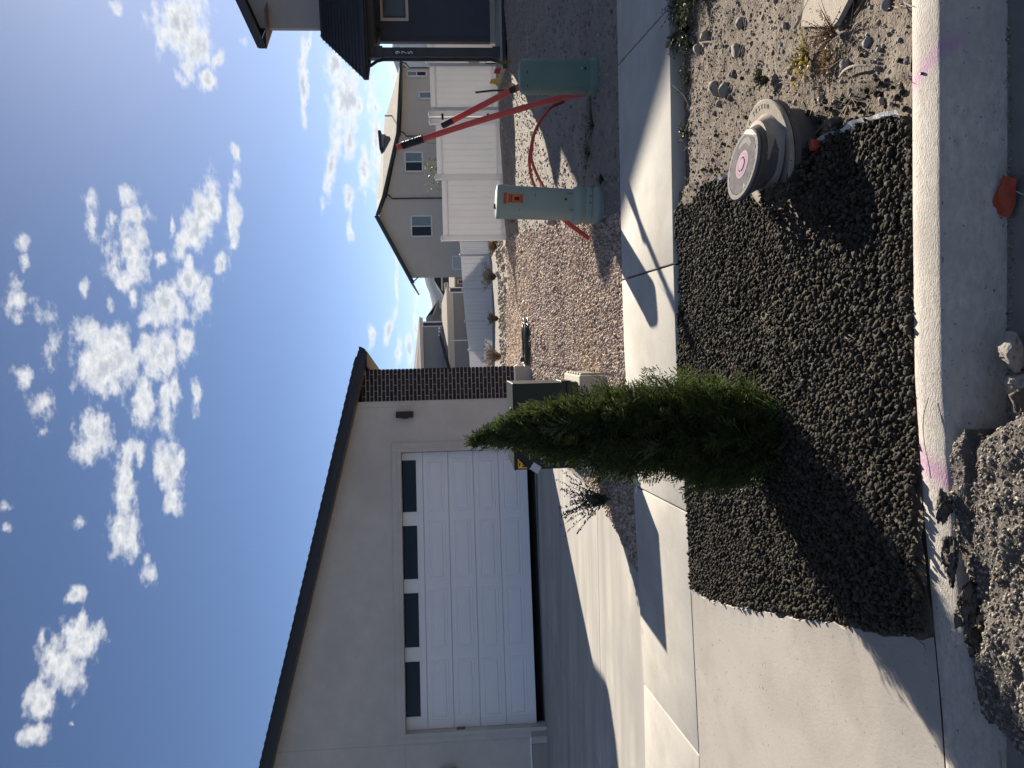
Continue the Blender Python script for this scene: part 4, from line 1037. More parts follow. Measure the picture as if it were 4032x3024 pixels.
# ------------------------------------------------------------------ pad-mounted transformer behind the cedar
def decal(par, name, x0, x1, z0, z1, y, m): return MB().box(x0,x1,y-.0015,y,z0,z1).build(name, m, par)
def words(par, txt, size, x, z, y, m, align='CENTER', name='lettering'):
    return link(name, text_mesh(txt, size, .0004, align), m, par, loc=(x,y,z), rot=(R(90),0,0))
def transformer():
    t = thing('transformer_box', (-.70,7.25,.15), 0, 'dark green utility transformer box standing behind the cedar', 'transformer')
    b = MB().box(-.41,.41,0,.84,.355,.862).build('cabinet', TRANSG, t, bevel=.008, seg=2)
    MB().box(-.412,.412,-.004,.842,.245,.352).build('sill', TRANSG, t, bevel=.006)
    P = MB(); P.prism([(-.416,.855),(.416,.855),(.412,.868),(-.412,.868)], .20,.846); P.build('lid_rear', TRANSG, t, bevel=.004)
    P = MB(); P.prism([(-.416,.851),(.416,.851),(.412,.870),(-.412,.870)], -.006,.19); P.build('lid_front', TRANSG, t, bevel=.004)
    MB().box(.07,.17,.175,.215,.868,.885).build('latch', BLACKM, t, bevel=.004)
    MB().box(.405,.425,.02,.06,.31,.40).build('hinge', TRANSG, t)
    s = MB().box(-.395,-.12,-.0105,-.009,.72,.835).build('warning_sticker', YELL, t)
    y = -.0112
    MB().prism([(-.382,.822),(-.345,.829),(-.345,.808)], y-.0008, y).build('arrow_mark', BLK, s)
    words(s, 'PACIF', .030, -.335, .817, y-.0006, BLK, 'LEFT')
    for i, (d, z) in enumerate((('11',.775),('2',.741))):
        decal(s, 'black_box', -.385, -.20, z-.016, z+.016, y, BLK); words(s, d, .036, -.375, z-.001, y-.0022, YELL, 'LEFT')
    p = thing('transformer_pad', (-.70,7.16,.05), 0, 'ribbed cream fibreglass base under the dark green transformer box', 'pad')
    MB().box(-.49,.474,0,1.03,0,.343).build('pad_body', PADM, p, bevel=.012, seg=2)
    for k in range(6):
        MB().box(.470,.496,.05+.165*k,.13+.165*k,0,.325).build('rib', PADM, p, bevel=.006)
    for k in range(6):
        MB().box(-.45+.155*k,-.37+.155*k,-.02,.006,0,.325).build('rib', PADM, p, bevel=.006)
transformer()

def pedestal_dark():
    p = thing('cable_pedestal', (2.545,7.18,.13), 0, 'dark green rounded cable pedestal nearest the dark house', 'pedestal', 'utility pedestals')
    MB().lathe([(.150,0),(.152,.02),(.152,.115),(.149,.12)], 48, (0,0), .85, .55).build('skirt', GREEN, p, smooth=35)
    MB().lathe([(.146,.118),(.146,.68),(.143,.715),(.133,.742),(.115,.757),(.08,.763),(.0,.765)], 48, (0,0), .85, .55).build('hood', GREEN, p, smooth=50)
    for x in (-.125,0.0): MB().box(x-.012,x+.012,-.128,-.118,.694,.702).build('slot', BLACKP, p)
    MB().tube([(.035,-.12,.168),(.035,-.134,.168)], .011, 12).build('lock', BLACKM, p)
    MB().tube([(.035,-.12,.198),(.035,-.132,.198)], .005, 8).build('rivet', SILV, p)
pedestal_dark()
def pedestal_pale():
    p = thing('cable_pedestal', (1.347,7.16,.13), 0, 'pale green leaning cable pedestal with orange 975 S sticker', 'pedestal', 'utility pedestals')
    p.rotation_euler = (0, R(3.2), R(4))
    b = MB().lathe([(.152,0),(.152,.04),(.158,.05),(.158,.085),(.152,.095),(.152,.125),(.160,.135),(.160,.17),(.152,.18),(.155,.20),(.165,.225),(.168,.25),(.150,.295),(.138,.305)], 56, (0,0), .88, .5).build('base', PALEG, p, smooth=35)
    for x in (-.01,.055): MB().box(x-.006,x+.006,-.148,-.138,.145,.157).build('bolt', BLACKM, b)
    c = MB().lathe([(.134,.300),(.136,.31),(.142,.94),(.142,.955)], 56, (0,0), .88, .5).build('cover', PALEG, p, smooth=35)
    MB().lathe([(.146,.952),(.147,.957),(.147,.992),(.140,1.004),(.10,1.014),(0,1.02)], 56, (0,0), .88, .5).build('cap', PALEG, p, smooth=35)
    MB().box(-.075,-.035,-.06,-.02,1.005,1.03).build('latch', BLACKP, p, bevel=.003)
    MB().tube([(.018,-.11,.375),(.018,-.128,.375)], .011, 12).build('lock', BLACKM, c)
    for x, z in ((-.075,.32),(.075,.345)): MB().box(x-.003,x+.003,-.126,-.118,z-.03,z+.02).build('tab', GREEN, c)
    y = -.1265
    st = decal(c, 'number_sticker', -.052, .056, .914, .945, y, STICK)
    words(st, '975 S', .036, 0, .929, y-.002, INK)
    s2 = decal(c, 'warning_sticker', -.036, .044, .765, .905, y, STICK)
    words(s2, 'WARNING', .0155, .004, .891, y-.002, INK); decal(s2, 'print_line', -.03,.038,.870,.877, y-.0016, INK)
    MB().prism([(-.015,.80),(.02,.80),(.02,.83),(.012,.845),(-.008,.845),(-.015,.83)], y-.0026, y-.0016).build('hand_symbol', INK, s2)
    for z in (.79,.783): decal(s2, 'print_line', -.03,.038,z-.0025,z, y-.0016, INK)
    MB().lathe([(.006,0),(.006,.001)], 12).build('round_mark', INK, s2).location = (-.026, y-.003, .775)
    # scuffs
    for (x, z, dx, dz_) in ((-.115,.82,.006,.02),(-.105,.80,.02,.006),(.082,.80,.012,.012),(.10,.76,.01,.02),(.025,.66,.04,.006)):
        MB().add([(x,y-.001,z),(x+dx,y-.001,z-dz_),(x+dx+.002,y-.001,z-dz_-.003),(x+.001,y-.001,z-.005)], [(0,1,2,3)]).build('scuff', BLACKP, c)
pedestal_pale()

# ------------------------------------------------------------------ red conduits and cables
def curve(pts, n=28):
    pts = [Vector(p) for p in pts]; P = [pts[0]*2-pts[1]]+pts+[pts[-1]*2-pts[-2]]; out = []
    m = len(pts)-1
    for i in range(m):
        a, b, c, d = P[i:i+4]
        for k in range(n if i == m-1 else n):
            t = k/n; out.append(.5*((2*b)+(c-a)*t+(2*a-5*b+4*c-d)*t*t+(3*b-a-3*c+d)*t**3))
    return out+[pts[-1]]
def conduits():
    a = thing('conduit_pipe', (2.56,7.63,.1), 0, 'tall red conduit pipe with black tape wrap near its tip', 'conduit', 'red conduit pipes')
    O = Vector(a.location); pts = [p-O for p in curve([(2.57,7.60,.05),(2.53,7.72,.45),(2.44,7.88,.95),(2.335,8.02,1.45),(2.18,8.2,2.10)], 12)]
    MB().tube(pts, .031, 16).build('pipe', RED, a, smooth=50)
    n = len(pts); i0, i1 = int(n*.885), int(n*.97)
    W = []; rr = []
    seg = [pts[i0].lerp(pts[i1], k/40) for k in range(41)]
    MB().tube(seg, [.036+.006*random.random() for _ in seg], 14).build('tape_wrap', BLACKP, a, smooth=30)
    fl = MB()
    for k in range(46):
        p = seg[random.randrange(41)]; t = random.random()*6.28; d = Vector((math.cos(t), math.sin(t), random.uniform(-.5,.5)))
        fl.bar(p+d*.034, p+d*(.05+random.random()*.012), .004, .0015)
    fl.build('tape_ends', BLACKP, a)
    MB().tube([seg[0]+Vector((-.03,-.01,0)), seg[0]+Vector((-.05,-.02,-.05)), seg[0]+Vector((-.055,-.02,-.13))], .004, 6).build('string', TWIG, a)
    b = thing('conduit_pipe', (2.72,7.62,.1), 0, 'short red conduit pipe with black taped ends leaning over the dark pedestal', 'conduit', 'red conduit pipes')
    O = Vector(b.location); pts = [p-O for p in curve([(2.74,7.55,.05),(2.715,7.68,.5),(2.665,7.8,.84),(2.557,8.0,1.19),(2.432,8.28,1.61)], 12)]
    MB().tube(pts, .031, 16).build('pipe', RED, b, smooth=50)
    n = len(pts)
    MB().tube(pts[int(n*.92):]+[pts[-1]+(pts[-1]-pts[-2])*.25], .0335, 14).build('tape_wrap', BLACKP, b, smooth=50)
    MB().tube([pts[int(n*.52)], pts[int(n*.52)+2]], .0335, 14).build('tape_wrap', BLACKP, b, smooth=50)
    for k, (dz_, lb) in enumerate(((0,'upper of two thin red cables arching behind the pale pedestal'),(-.05,'lower of two thin red cables arching behind the pale pedestal'))):
        P = curve([(2.50,7.74,.40),(2.40,7.66,.56),(2.17,7.57,.71),(1.94,7.56,.772+dz_*.3),(1.83,7.55,.778+dz_*.7),(1.70,7.55,.76+dz_*1.4),(1.59,7.55,.71+dz_*1.6),(1.43,7.58,.575+dz_),(1.28,7.62,.42+dz_*.6),(1.12+.02*k,7.69,.185)], 8)
        o = MB().tube(P, .0145, 10).build('red_cable', RED, None, smooth=50); tag(o, lb, 'cable', 'thin red cables')
conduits()
# stakes and flags by the fence
o = MB().tube([(5.62,16.6,.1),(5.60,16.6,.62),(5.56,16.6,1.0)], .022, 8).build('marker_stake', BLACKP, None, smooth=50); tag(o, 'thin dark stake standing before the white gate', 'stake')
fl = thing('yellow_flag', (5.72,16.5,.2), 0, 'small yellow marker flag on the ground by the dark stake', 'flag')
MB().sheet([(-.02,0,.33),(.12,.02,.28),(.10,.05,.46),(.0,.03,.50)], .003).build('flag_sheet', YELL, fl); MB().tube([(.0,0,0),(-.02,0,.4)], .004, 6).build('wire', BLACKM, fl)
fl = thing('red_flag', (6.10,16.9,.25), 0, 'small red marker flag at the foot of the downspout', 'flag')
MB().sheet([(-.03,0,.20),(.09,.02,.16),(.08,.04,.30),(-.02,.03,.33)], .003).build('flag_sheet', mat('red_flag_cloth', (.6,.02,.03), None, rough=.6), fl); MB().tube([(-.03,0,-.1),(-.03,0,.3)], .004, 6).build('wire', BLACKM, fl)

# ------------------------------------------------------------------ irrigation valve riser with lid
def riser():
    v = thing('valve_riser', (.785,3.045,.135), 0, 'grey plastic valve riser with flange and round lilac-centred lid', 'riser')
    def ring(cx, r, z, n=56, cy=0): return [(cx+r*math.cos(2*math.pi*i/n), cy+r*math.sin(2*math.pi*i/n), z) for i in range(n)]
    def shell(rings, name, m, par, cap=True, sm=35):
        B = MB()
        for i in range(len(rings)-1): B.loft(rings[i], rings[i+1], cap=False)
        if cap: B.add(rings[0], [tuple(range(len(rings[0])-1,-1,-1))]); B.add(rings[-1], [tuple(range(len(rings[-1])))])
        me = B.mesh(name); bm = bmesh.new(); bm.from_mesh(me); bmesh.ops.remove_doubles(bm, verts=bm.verts, dist=1e-5); bmesh.ops.recalc_face_normals(bm, faces=bm.faces); bm.to_mesh(me); bm.free()
        me.polygons.foreach_set('use_smooth', [True]*len(me.polygons)); me.set_sharp_from_angle(angle=R(sm)); return link(name, me, m, par)
    FZ = .098
    fl = MB().lathe([(.20,FZ-.02),(.214,FZ-.018),(.216,FZ-.004),(.210,FZ),(.12,FZ)], 64).build('flange', PVC, v, smooth=30)
    fl.rotation_euler = (R(2), R(-7), 0); fl.location = (.012,.055,.022)
    MB().lathe([(.208,FZ-.05),(.211,FZ-.024),(.20,FZ-.022)], 64).build('flange_skirt', PVCD, fl, smooth=30)
    MB().lathe([(.17,-.10),(.17,FZ+.01)], 40, (.012,.055)).build('lower_pipe', PVCD, v, smooth=40)
    for i, ch in enumerate('LM TESTED'):
        if ch == ' ': continue
        t = R(40-8.0*i); r_ = .188
        link('lettering', text_mesh(ch, .026, .0006), BLK, fl, loc=(r_*math.cos(t), r_*math.sin(t), FZ+.0012), rot=(0,0,t-math.pi/2))
    sh = -.045                       # the neck leans towards the gravel
    shell([ring(.012,.190,FZ+.019,cy=.052),ring(.011,.172,FZ+.023,cy=.05),ring(.009,.157,FZ+.031,cy=.046),ring(.004,.146,FZ+.044,cy=.038),ring(-.003,.139,FZ+.060,cy=.026),ring(-.012,.134,FZ+.080,cy=.012)], 'collar', PVC, v, sm=60)
    shell([ring(.0,.137,-.02,cy=.02),ring(-.002,.137,FZ+.04,cy=.028),ring(-.018,.132,FZ+.07,cy=.018),ring(sh*.8,.130,FZ+.10,cy=.004),ring(sh,.130,FZ+.118)], 'neck', PVCD, v)
    top = bpy.data.objects.new('lid', MB().lathe([(.138,-.024),(.141,-.021),(.141,-.003),(.138,0),(.124,0),(.123,-.0025),(0,-.0025)], 72).mesh('lid', smooth=35)); COL.objects.link(top)
    top.data.materials.append(LIDD); top.parent = v; top.location = (sh-.006,0,FZ+.136); top.rotation_euler = (R(5), R(8), R(15))
    T = MB(); a = R(-8); ca, sa = math.cos(a), math.sin(a)
    k = -.117
    while k < .12:
        hw = math.sqrt(max(.119**2-k*k, 0)); segs = [(-hw, hw)]
        if abs(k) < .044:
            q = math.sqrt(.044**2-k*k); segs = [(-hw,-q),(q,hw)]
        for s0, s1 in segs:
            if s1-s0 > .008:
                P = [(s0,k-.0029),(s1,k-.0029),(s1,k+.0029),(s0,k+.0029)]
                T.slab([(ca*x-sa*y, sa*x+ca*y) for x, y in P], -.004, .0012)
        k += .0098
    T.build('tread', LIDM, top); MB().lathe([(.140,-.0235),(.1415,-.002),(.139,.0013),(.121,.0013),(.1205,-.003),(.138,-.004)], 72).build('rim', LIDM, top, smooth=30)
    MB().lathe([(.056,-.004),(.056,.0022),(.044,.0024),(.043,-.003)], 48).build('paint_ring', LILAC, top, smooth=30)
    MB().lathe([(.043,-.004),(.043,.002),(.039,.003),(.031,.003),(.030,-.001),(.0255,-.001),(.024,.005),(0,.006)], 48).build('centre_boss', LILAC, top, smooth=30)
    MB().slab([(.050,-.085),(.098,-.052),(.110,-.005),(.100,.035),(.080,.03),(.086,-.005),(.078,-.035),(.044,-.062)], -.004, .0018).build('name_plate', LIDM, top)
    MB().lathe([(.010,-.004),(.010,.0008)], 16, (-.105,-.02)).build('keyhole', BLK, top)
    o = MB().box(-.022,.022,-.012,.012,0,.05).build('orange_stub', REDTAG, None, bevel=.004); o.location = (.755,2.868,.125); o.rotation_euler = (.2,.1,.5)
    tag(o, 'rusty red plastic stub beside the riser at the fabric edge', 'stub')
riser()

# white weed fabric showing as a ragged line where the gravel ends
def fabric(pts, w, label):
    P = curve(pts, 10); B = MB(); n = len(P); L_ = []; R_ = []
    for i, p in enumerate(P):
        d = (P[min(i+1,n-1)]-P[max(i-1,0)]).normalized(); s = Vector((-d.y,d.x,0)); k = w*(.6+.8*float(vnoise(i,0,.35,3)))
        L_.append(p+s*k); R_.append(p-s*k*.6+Vector((0,0,.012)))
    for i in range(n-1): B.add([L_[i],L_[i+1],R_[i+1],R_[i],L_[i]-Vector((0,0,.02)),L_[i+1]-Vector((0,0,.02))], [(0,1,2,3),(0,4,5,1)])
    o = B.build('weed_fabric', FABRIC, None); tag(o, label, 'fabric', 'weed fabric edges')
zf = lambda x, y: float(pz(np.array(x), np.array(y)))+.012
fabric([(x, y, zf(x,y)+.012) for x, y in ((.715,2.31),(.735,2.40),(.752,2.50),(.775,2.62),(.77,2.70),(.785,2.80),(.78,2.9),(.785,2.96),(.77,3.02))], .008, 'ragged white fabric line between gravel and dirt near the kerb')
fabric([(x, y, zf(x,y)+.01) for x, y in ((.87,3.75),(.885,3.9),(.90,4.1),(.905,4.3))], .008, 'short white fabric line between gravel and dirt behind the riser')

# ------------------------------------------------------------------ hose coil, rag, wood, sticks
def hose():
    h = thing('hose_coil', (.17,14.6,.15), 0, 'coil of dark green garden hose lying on the gravel by the brick corner', 'hose')
    r = random.Random(4); P = []
    for i in range(340):
        t = i/339; a = t*2*math.pi*8; rr = .34+.05*math.sin(a*.37)+.05*math.sin(t*9); P.append((rr*1.1*math.cos(a)+.03*math.sin(a*.21), rr*.75*math.sin(a), .02+.012*(i//42)+.02*abs(math.sin(a*1.3))))
    MB().tube(P, .014, 8).build('coil', mat('hose_rubber', (.035,.055,.05), (.02,.035,.033), 20, .4), h, smooth=60)
    MB().box(-.34,-.25,-.06,.03,.10,.19).build('hose_bib', BLACKP, h, bevel=.01)
    MB().tube([(-.27,0,.16),(-.33,.02,.22),(-.40,.05,.24),(-.45,.02,.33),(-.55,0,.34)], .018, 8).build('white_lead', WHITE, h, smooth=60)
hose()
o = MB().sheet([(.458,2.042,.012),(.434,1.975,.012),(.338,2.012,.012),(.356,2.070,.022)], .003).build('orange_rag', REDTAG, None); 
bm = bmesh.new(); bm.from_mesh(o.data); bmesh.ops.subdivide_edges(bm, edges=bm.edges, cuts=5, use_grid_fill=True)
for v in bm.verts: v.co.z += .007*math.sin(v.co.x*60+v.co.y*35)+.004*math.sin(v.co.y*140)+.007
bm.to_mesh(o.data); bm.free(); tag(o, 'faded orange-red plastic scrap lying in the gutter', 'scrap')
o = MB().tube([(.49,2.02,.02),(.45,2.04,.022),(.41,2.0,.02),(.385,1.96,.012)], .0018, 5).build('twig', TWIG, None); tag(o, 'thin twig lying across the orange-red scrap', 'twig')
W = MB(); W.slab([(1.42,2.91),(1.31,2.52),(1.20,2.575),(1.135,2.70),(1.25,2.98)], .135, .155)
o = W.build('wood_board', WOOD, None, bevel=.004); o.rotation_euler = (R(.0),0,0); tag(o, 'weathered split board lying on dirt at the right edge', 'board')
for pts, r_, lb in (([(1.36,2.84,.15),(1.30,2.96,.15),(1.275,3.05,.145)], .006, 'straight grey stick lying near the right edge'),
                    ([(.925,2.50,.15),(.945,2.56,.165),(.955,2.63,.16),(.96,2.70,.14)], .0045, 'pale curved stick beside the half-buried dark stone'),
                    ([(1.70,4.05,.16),(1.64,4.1,.19),(1.60,4.0,.17),(1.56,3.93,.15)], .005, 'bent pale dry stalk standing out of the weeds'),
                    ([(1.62,4.70,.17),(1.52,4.60,.13),(1.42,4.55,.11)], .003, 'thin straw leaning on the pavement edge')):
    o = MB().tube(curve(pts, 5), r_, 6).build('stick', TWIG, None, smooth=60); tag(o, lb, 'stick', 'dry sticks on the dirt')
o = MB().tube(curve([(-.16,2.165,.153),(-.22,2.175,.162),(-.29,2.178,.158),(-.36,2.168,.150),(-.40,2.165,.146)], 8), .0013, 5).build('twig', TWIG, None); tag(o, 'long thin reddish twig lying on top of the kerb', 'twig')
o = MB().tube(curve([(-1.13,1.98,.07),(-1.18,1.93,.09),(-1.22,1.86,.06)], 5), .003, 5).build('straw', TWIG, None); tag(o, 'pale straw at the lower edge of the rubble heap', 'straw')
def litter():
    B = MB()
    for _ in range(3600):
        x = random.uniform(.8,2.6); y = random.uniform(2.27,4.70)
        if x < float(gbx(y))+.02 or (random.random() > .35 and not (x > 1.0 and y < 2.9)): continue
        a = random.uniform(0,6.28); L = random.uniform(.012,.085); z = zf(x,y)
        B.bar((x,y,z-.004), (x+L*math.cos(a), y+L*math.sin(a), z+random.uniform(-.004,.02)), random.uniform(.0008,.002), .0012)
    tag(B.build('dry_litter', TWIG, None), 'dry straw and twig litter strewn over the parkway dirt', 'litter', kind='stuff')
litter()

# ------------------------------------------------------------------ plants
def leafmat(name, c1, c2, tr=.35, island=.5, rough=.5):
    m = mat(name, c1, c2, 12, rough, island=island, spec=.3); nt = m.node_tree; b = nt.nodes['Principled BSDF']; out = nt.nodes['Material Output']
    t = nt.nodes.new('ShaderNodeBsdfTranslucent'); mx = nt.nodes.new('ShaderNodeMixShader'); mx.inputs[0].default_value = tr
    src = b.inputs['Base Color'].links[0].from_socket; nt.links.new(src, t.inputs['Color'])
    nt.links.new(b.outputs[0], mx.inputs[1]); nt.links.new(t.outputs[0], mx.inputs[2]); nt.links.new(mx.outputs[0], out.inputs['Surface']); return m
CEDAR = leafmat('cedar_foliage', (.080,.104,.028), (.034,.056,.018), .36)
def fronds(base, d, side, L, wid=.0042, sub=9, spread=38):
    """Flat cedar sprays: base, d, side (n,3), L (n,). Returns quads."""
    n = len(base); V = []
    ca, sa = math.cos(R(spread)), math.sin(R(spread))
    def blade(p, q, w, nn):
        s = np.cross(q-p, nn); s /= np.linalg.norm(s,axis=1)[:,None]+1e-9
        m_ = p+(q-p)*.55
        V.append(np.stack([p, m_+s*w, q, m_-s*w], 1))
    nn = np.cross(d, side)
    bend = rng.normal(0,.16,(n,3))
    tip = base+(d+bend*.6)*L[:,None]
    blade(base, tip, np.full((n,1), .002), nn)
    for k in range(sub):
        for sg in (-1, 1):
            t = (k+.6+rng.uniform(-.25,.25,n))/(sub+.4)
            p = base+(d+bend*.6*t[:,None])*(L*t)[:,None]
            l = L*(.46*(1-t)+.10)*rng.uniform(.7,1.15,n)
            q = p+(d*ca+side*sg*sa+rng.normal(0,.10,(n,3)))*l[:,None]
            blade(p, q, np.full((n,1), wid*.62), nn)
            for f, s2 in ((.45,1),(.62,-1),(.8,1)):
                a = p+(q-p)*f; dd = (q-p)/np.maximum(l,1e-6)[:,None]
                e = a+(dd*.80+side*sg*s2*.45+d*.25*s2+rng.normal(0,.12,(n,3)))*(l*.34)[:,None]
                blade(a, e, np.full((n,1), wid*.6), nn)
    return np.concatenate(V, 0)
def cedar():
    t = thing('cedar_tree', (-.385,3.4,.13), 0, 'small upright cedar shrub growing in the dark lava gravel', 'tree')
    zz = [.13,.17,.25,.3,.49,.75,1.0,1.29,1.43,1.56]; hw = [.13,.175,.218,.232,.235,.214,.168,.092,.036,.0]; cx = [-.385,-.387,-.39,-.391,-.379,-.36,-.356,-.347,-.36,-.415]
    n = 2300
    z = rng.uniform(.12,1.50,n*3); r = np.interp(z, zz, hw); keep = rng.random(n*3) < (r+.012)/.27; z = z[keep][:n]; n = len(z)
    th = rng.uniform(0,2*np.pi,n); lump_ = 1+.30*(vnoise(th*1.6, z*5, 1, 4)-.5)+.42*(vnoise(th*4, z*13, 1, 9)-.5)
    L = rng.uniform(.08,.20,n)*np.interp(z,[.1,.9,1.5],[1.15,1.05,.62])
    stray = rng.random(n) < .16
    r = np.interp(z, zz, hw)*lump_*np.where(stray, rng.uniform(1.03,1.20,n), 1)
    phi = R(34)+rng.random(n)*R(40)
    phi = np.where(stray & (z < 1.2), R(15)+rng.random(n)*R(45), phi)
    phi = np.where(z > 1.2, phi+R(10), phi)
    out = np.stack([np.cos(th), np.sin(th), th*0], 1)
    d = out*np.cos(phi)[:,None]+np.array([0,0,1])*np.sin(phi)[:,None]+rng.normal(0,.20,(n,3)); d /= np.linalg.norm(d,axis=1)[:,None]
    f = np.where(stray, 1, 1-rng.random(n)**1.8*.70)
    tipr = np.maximum(r*f, .0)
    c = np.interp(z, zz, cx)
    tip = np.stack([c,np.full(n,3.4),z],1)+out*tipr[:,None]
    base = tip-d*L[:,None]
    rv = rng.normal(size=(n,3)); side = np.cross(d, rv); side /= np.linalg.norm(side,axis=1)[:,None]
    q = fronds(base, d, side, L)
    # leading shoots at the top and some stray side shoots
    k = 70; z2 = rng.uniform(1.15,1.47,k); th2 = rng.uniform(0,6.28,k); o2 = np.stack([np.cos(th2),np.sin(th2),th2*0],1); c2 = np.interp(z2, zz, cx)
    b2 = np.stack([c2,np.full(k,3.4),z2],1)+o2*(np.interp(z2,zz,hw)*.7)[:,None]; d2 = o2*.32+np.array([-.06,0,1]); d2 /= np.linalg.norm(d2,axis=1)[:,None]
    s2 = np.cross(d2, rng.normal(size=(k,3))); s2 /= np.linalg.norm(s2,axis=1)[:,None]
    q = np.concatenate([q, fronds(b2-d2*.06, d2, s2, rng.uniform(.06,.14,k)*np.interp(z2,[1.18,1.5],[1,.8]))])
    V = q.reshape(-1,3)-np.array([-.385,3.4,.13]); F = np.arange(len(V)).reshape(-1,4)
    link('crown', np_mesh('crown', V, F, CEDAR), None, t)
    T = MB(); T.tube([(0,0,-.1),(.005,0,.25),(.02,.005,.6),(.03,0,.95),(.02,0,1.2),(-.01,0,1.36)], [.026,.022,.017,.012,.007,.003], 9)
    T.build('trunk', BARK, t, smooth=60)
    B = MB()
    for i in range(70):
        z0 = random.uniform(.06,1.15); a = random.random()*6.28; rr = float(np.interp(z0+.13+.12, zz, hw))*.8; x0 = .03*min(z0/.9,1)
        B.tube([(x0,0,z0),(x0+.5*rr*math.cos(a),.5*rr*math.sin(a),z0+.06),(x0+rr*math.cos(a),rr*math.sin(a),z0+.17)], [.006,.004,.002], 5)
    B.build('limbs', BARK, t)
    tg = thing('plant_tag', (-.475,3.17,1.245), 0, 'white nursery tag on a dark strip hanging in the cedar', 'tag')
    MB().sheet([(-.03,0,-.035),(-.002,.002,-.052),(.02,0,-.020),(-.008,0,-.002)], .0008).build('label_card', mat('tag_card', (.62,.62,.64), (.52,.52,.55), 90, .5), tg)
    MB().sheet([(.015,.004,-.018),(-.012,.004,.0),(.05,.004,.06),(.075,.004,.045)], .0008).build('dark_strip', TRANSG, tg)
cedar()
def herb(name, loc, label, cat, m, n, h, spread, leaf, wid, up=.6, group=None, flower=None, stemm=None, droop=.0, seed=1, per=14):
    r = np.random.default_rng(seed); t = thing(name, loc, 0, label, cat, group)
    St = MB(); Q = []; FQ = []
    for i in range(n):
        a = r.uniform(0,6.28); lean = r.uniform(.1,1)*spread; hh = h*r.uniform(.6,1.0)
        P = [Vector((0,0,0))]; 
        for k in range(1,6):
            s = k/5; P.append(Vector((math.cos(a)*lean*s**1.4+r.normal(0,.01*h), math.sin(a)*lean*s**1.4+r.normal(0,.01*h), hh*(s-droop*s*s))))
        St.tube(P, [.0022*h/.3+.0008, .002*h/.3+.0008, .0016, .0013, .001, .0007], 4, cap=False)
        for j in range(per):
            s = r.uniform(.12,1.0); k = min(int(s*5),4); p = P[k].lerp(P[k+1], s*5-k); d = Vector(r.normal(size=3)); d.z = abs(d.z)*up+.1; d.normalize()
            fl = flower and s > .55
            ll = leaf*r.uniform(.5,1.1)*(.5 if fl else 1); w = wid*(.9 if fl else 1); sd = d.cross(Vector(r.normal(size=3))).normalized()*w
            q = [p, p+d*ll*.5+sd, p+d*ll, p+d*ll*.5-sd]
            (FQ if fl else Q).append([tuple(v) for v in q])
    St.build('stems', stemm or m, t)['kind'] = 'stuff'
    if Q: V = np.array(Q).reshape(-1,3); link('leaves', np_mesh('leaves', V, np.arange(len(V)).reshape(-1,4), m), None, t)['kind'] = 'stuff'
    if FQ: V = np.array(FQ).reshape(-1,3); link('flowers', np_mesh('flowers', V, np.arange(len(V)).reshape(-1,4), flower), None, t)['kind'] = 'stuff'
    return t
WEED = leafmat('weed_foliage', (.085,.098,.045), (.052,.064,.03), .25)
WEEDY = leafmat('yellowing_weed', (.33,.24,.055), (.2,.17,.045), .3)
herb('sage_plant', (-1.42,7.25,.10), 'purple flowering sage plant in the gravel beside the drive', 'plant', leafmat('sage_foliage',(.11,.14,.075),(.08,.11,.06),.3), 26, .50, .36, .055, .008, flower=PURP, seed=3, per=60)
herb('weed', (1.173,3.346,.125), 'small green weed tuft right behind the riser flange', 'weed', WEED, 26, .075, .045, .018, .004, seed=4, group='weeds on the parkway')
herb('weed', (1.107,2.945,.13), 'yellowing weed clump on the sunlit dirt', 'weed', WEEDY, 46, .085, .13, .022, .004, seed=5, group='weeds on the parkway', droop=.3)
herb('weed', (1.12,2.73,.13), 'dry brown seed-stem weed beside the weathered board', 'weed', leafmat('brown_weed',(.26,.15,.09),(.18,.11,.07),.2), 34, .10, .12, .010, .003, seed=15, group='weeds on the parkway')
herb('weed', (1.04,2.80,.13), 'straw-coloured dead weed in front of the yellowing weed', 'weed', leafmat('straw_weed',(.34,.235,.12),(.25,.17,.09),.2), 40, .05, .12, .02, .002, seed=16, group='weeds on the parkway', droop=.5)
for i, (x, y, h_, sp, lb) in enumerate([(2.35,4.62,.16,.20,'dark green weed clump against the pavement at the right edge'),(2.10,4.55,.14,.20,'dark green weed clump by the right pavement joint'),(1.92,4.60,.11,.15,'low green weed left of the pavement joint'),
        (1.95,4.25,.13,.18,'sprawling weed over cobbles in the shade'),(2.25,4.25,.15,.20,'sprawling weed at the shaded right edge'),(2.15,4.42,.14,.2,'bushy weed between the pavement joint and the cobbles'),(1.78,4.50,.10,.14,'scraggly weed beside the blue grey cobble'),(1.62,4.62,.07,.10,'thin low weed along the pavement face'),(1.30,4.60,.06,.07,'small weed at the pavement face near the gravel')]):
    herb('weed', (x,y,float(pz(np.array(x),np.array(y)))), lb, 'weed', WEED, 60 if h_ > .1 else 14, h_*1.15, sp*1.3, .019, .0042, seed=20+i, group='weeds on the parkway', per=18, droop=.2)
herb('broad_leaf_weed', (1.88,4.70,.10), 'single broad-leaved green weed poking over the pavement edge', 'weed', WEED, 5, .10, .05, .07, .02, seed=31, per=3)
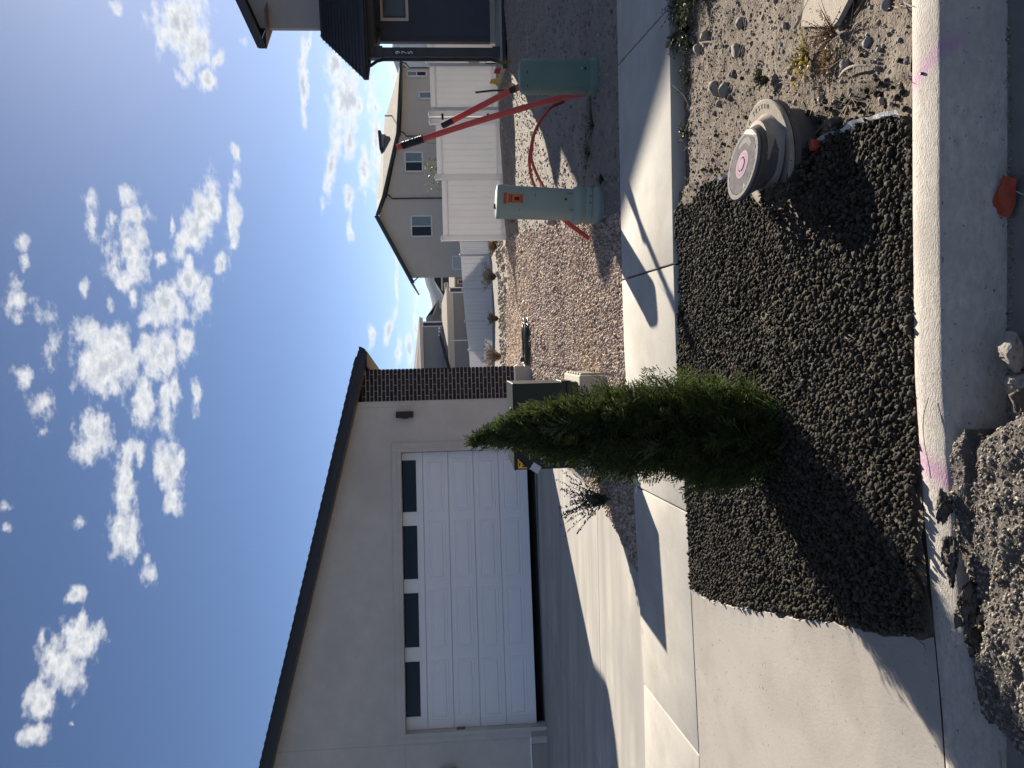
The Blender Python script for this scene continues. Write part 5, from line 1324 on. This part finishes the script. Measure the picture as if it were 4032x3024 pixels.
for i, (x, y, lb) in enumerate([(1.95,7.6,'low green weed patch between the two pedestals'),(2.15,7.35,'dark green weed patch left of the dark pedestal foot'),(1.55,6.95,'small weed against the pale pedestal base')]):
    herb('weed', (x,y,float(yz(np.array(x),np.array(y)))), lb, 'weed', WEED, 34, .08, .34 if i < 2 else .06, .018, .0035, seed=40+i, group='weeds in the yard', per=16, droop=.3)
for i, (x, y, h_, sp, m_, lb) in enumerate([(3.15,31.5,.70,.75,mat('grey_brush',(.12,.105,.085),(.09,.08,.065),20,.9),'grey dead tumbleweed bush against the back fence'),(1.45,32,.50,.35,mat('grey_brush2',(.15,.13,.105),(.11,.095,.08),20,.9),'thin dead shrub against the middle of the back fence'),(-.10,28.0,.75,.65,BRUSH,'reddish dry bush by the brick corner and back fence'),(3.75,27.0,.35,.45,BRUSH,'low rusty dry brush near the end of the white fence')]):
    herb('dead_bush', (x,y,float(gz(x,y))), lb, 'bush', m_, 80, h_, sp, .12, .008, seed=50+i, group='dead bushes at the back fence', per=22)
herb('shrub', (7.2,31,.1), 'green shrub tip showing above the white fence', 'shrub', leafmat('shrub_foliage',(.13,.15,.05),(.09,.11,.04),.3), 40, 2.55, .8, .14, .02, seed=60, per=60)
herb('dead_bush', (3.0,17.6,.1), 'bare twiggy weed before the left fence post', 'weed', BRUSH, 14, .45, .25, .04, .003, seed=61, per=6)
for i, (x, y) in enumerate(((5.3,15.4),(5.9,15.8))):
    herb('dry_grass', (x,y,float(gz(x,y))), ('dry grass tuft behind the tall red conduit','dry grass tuft behind the short red conduit')[i], 'grass', DRYW, 22, .35, .22, .05, .003, seed=70+i, per=5, group='dry grass tufts')

# ------------------------------------------------------------------ air: thin even haze over the whole place
def haze():
    m = bpy.data.materials.new('haze_air'); m.use_nodes = True; nt = m.node_tree; nt.nodes.clear()
    v = nt.nodes.new('ShaderNodeVolumePrincipled'); v.inputs['Density'].default_value = 4e-5; v.inputs['Color'].default_value = (.62,.76,1,1); v.inputs['Anisotropy'].default_value = .2
    o = nt.nodes.new('ShaderNodeOutputMaterial'); nt.links.new(v.outputs[0], o.inputs['Volume'])
    b = MB().box(-9500,9500,-4500,9500,-6,330).build('haze', m, None)
    tag(b, 'thin pale blue haze lying over the distant hills', 'haze', kind='stuff')
haze()
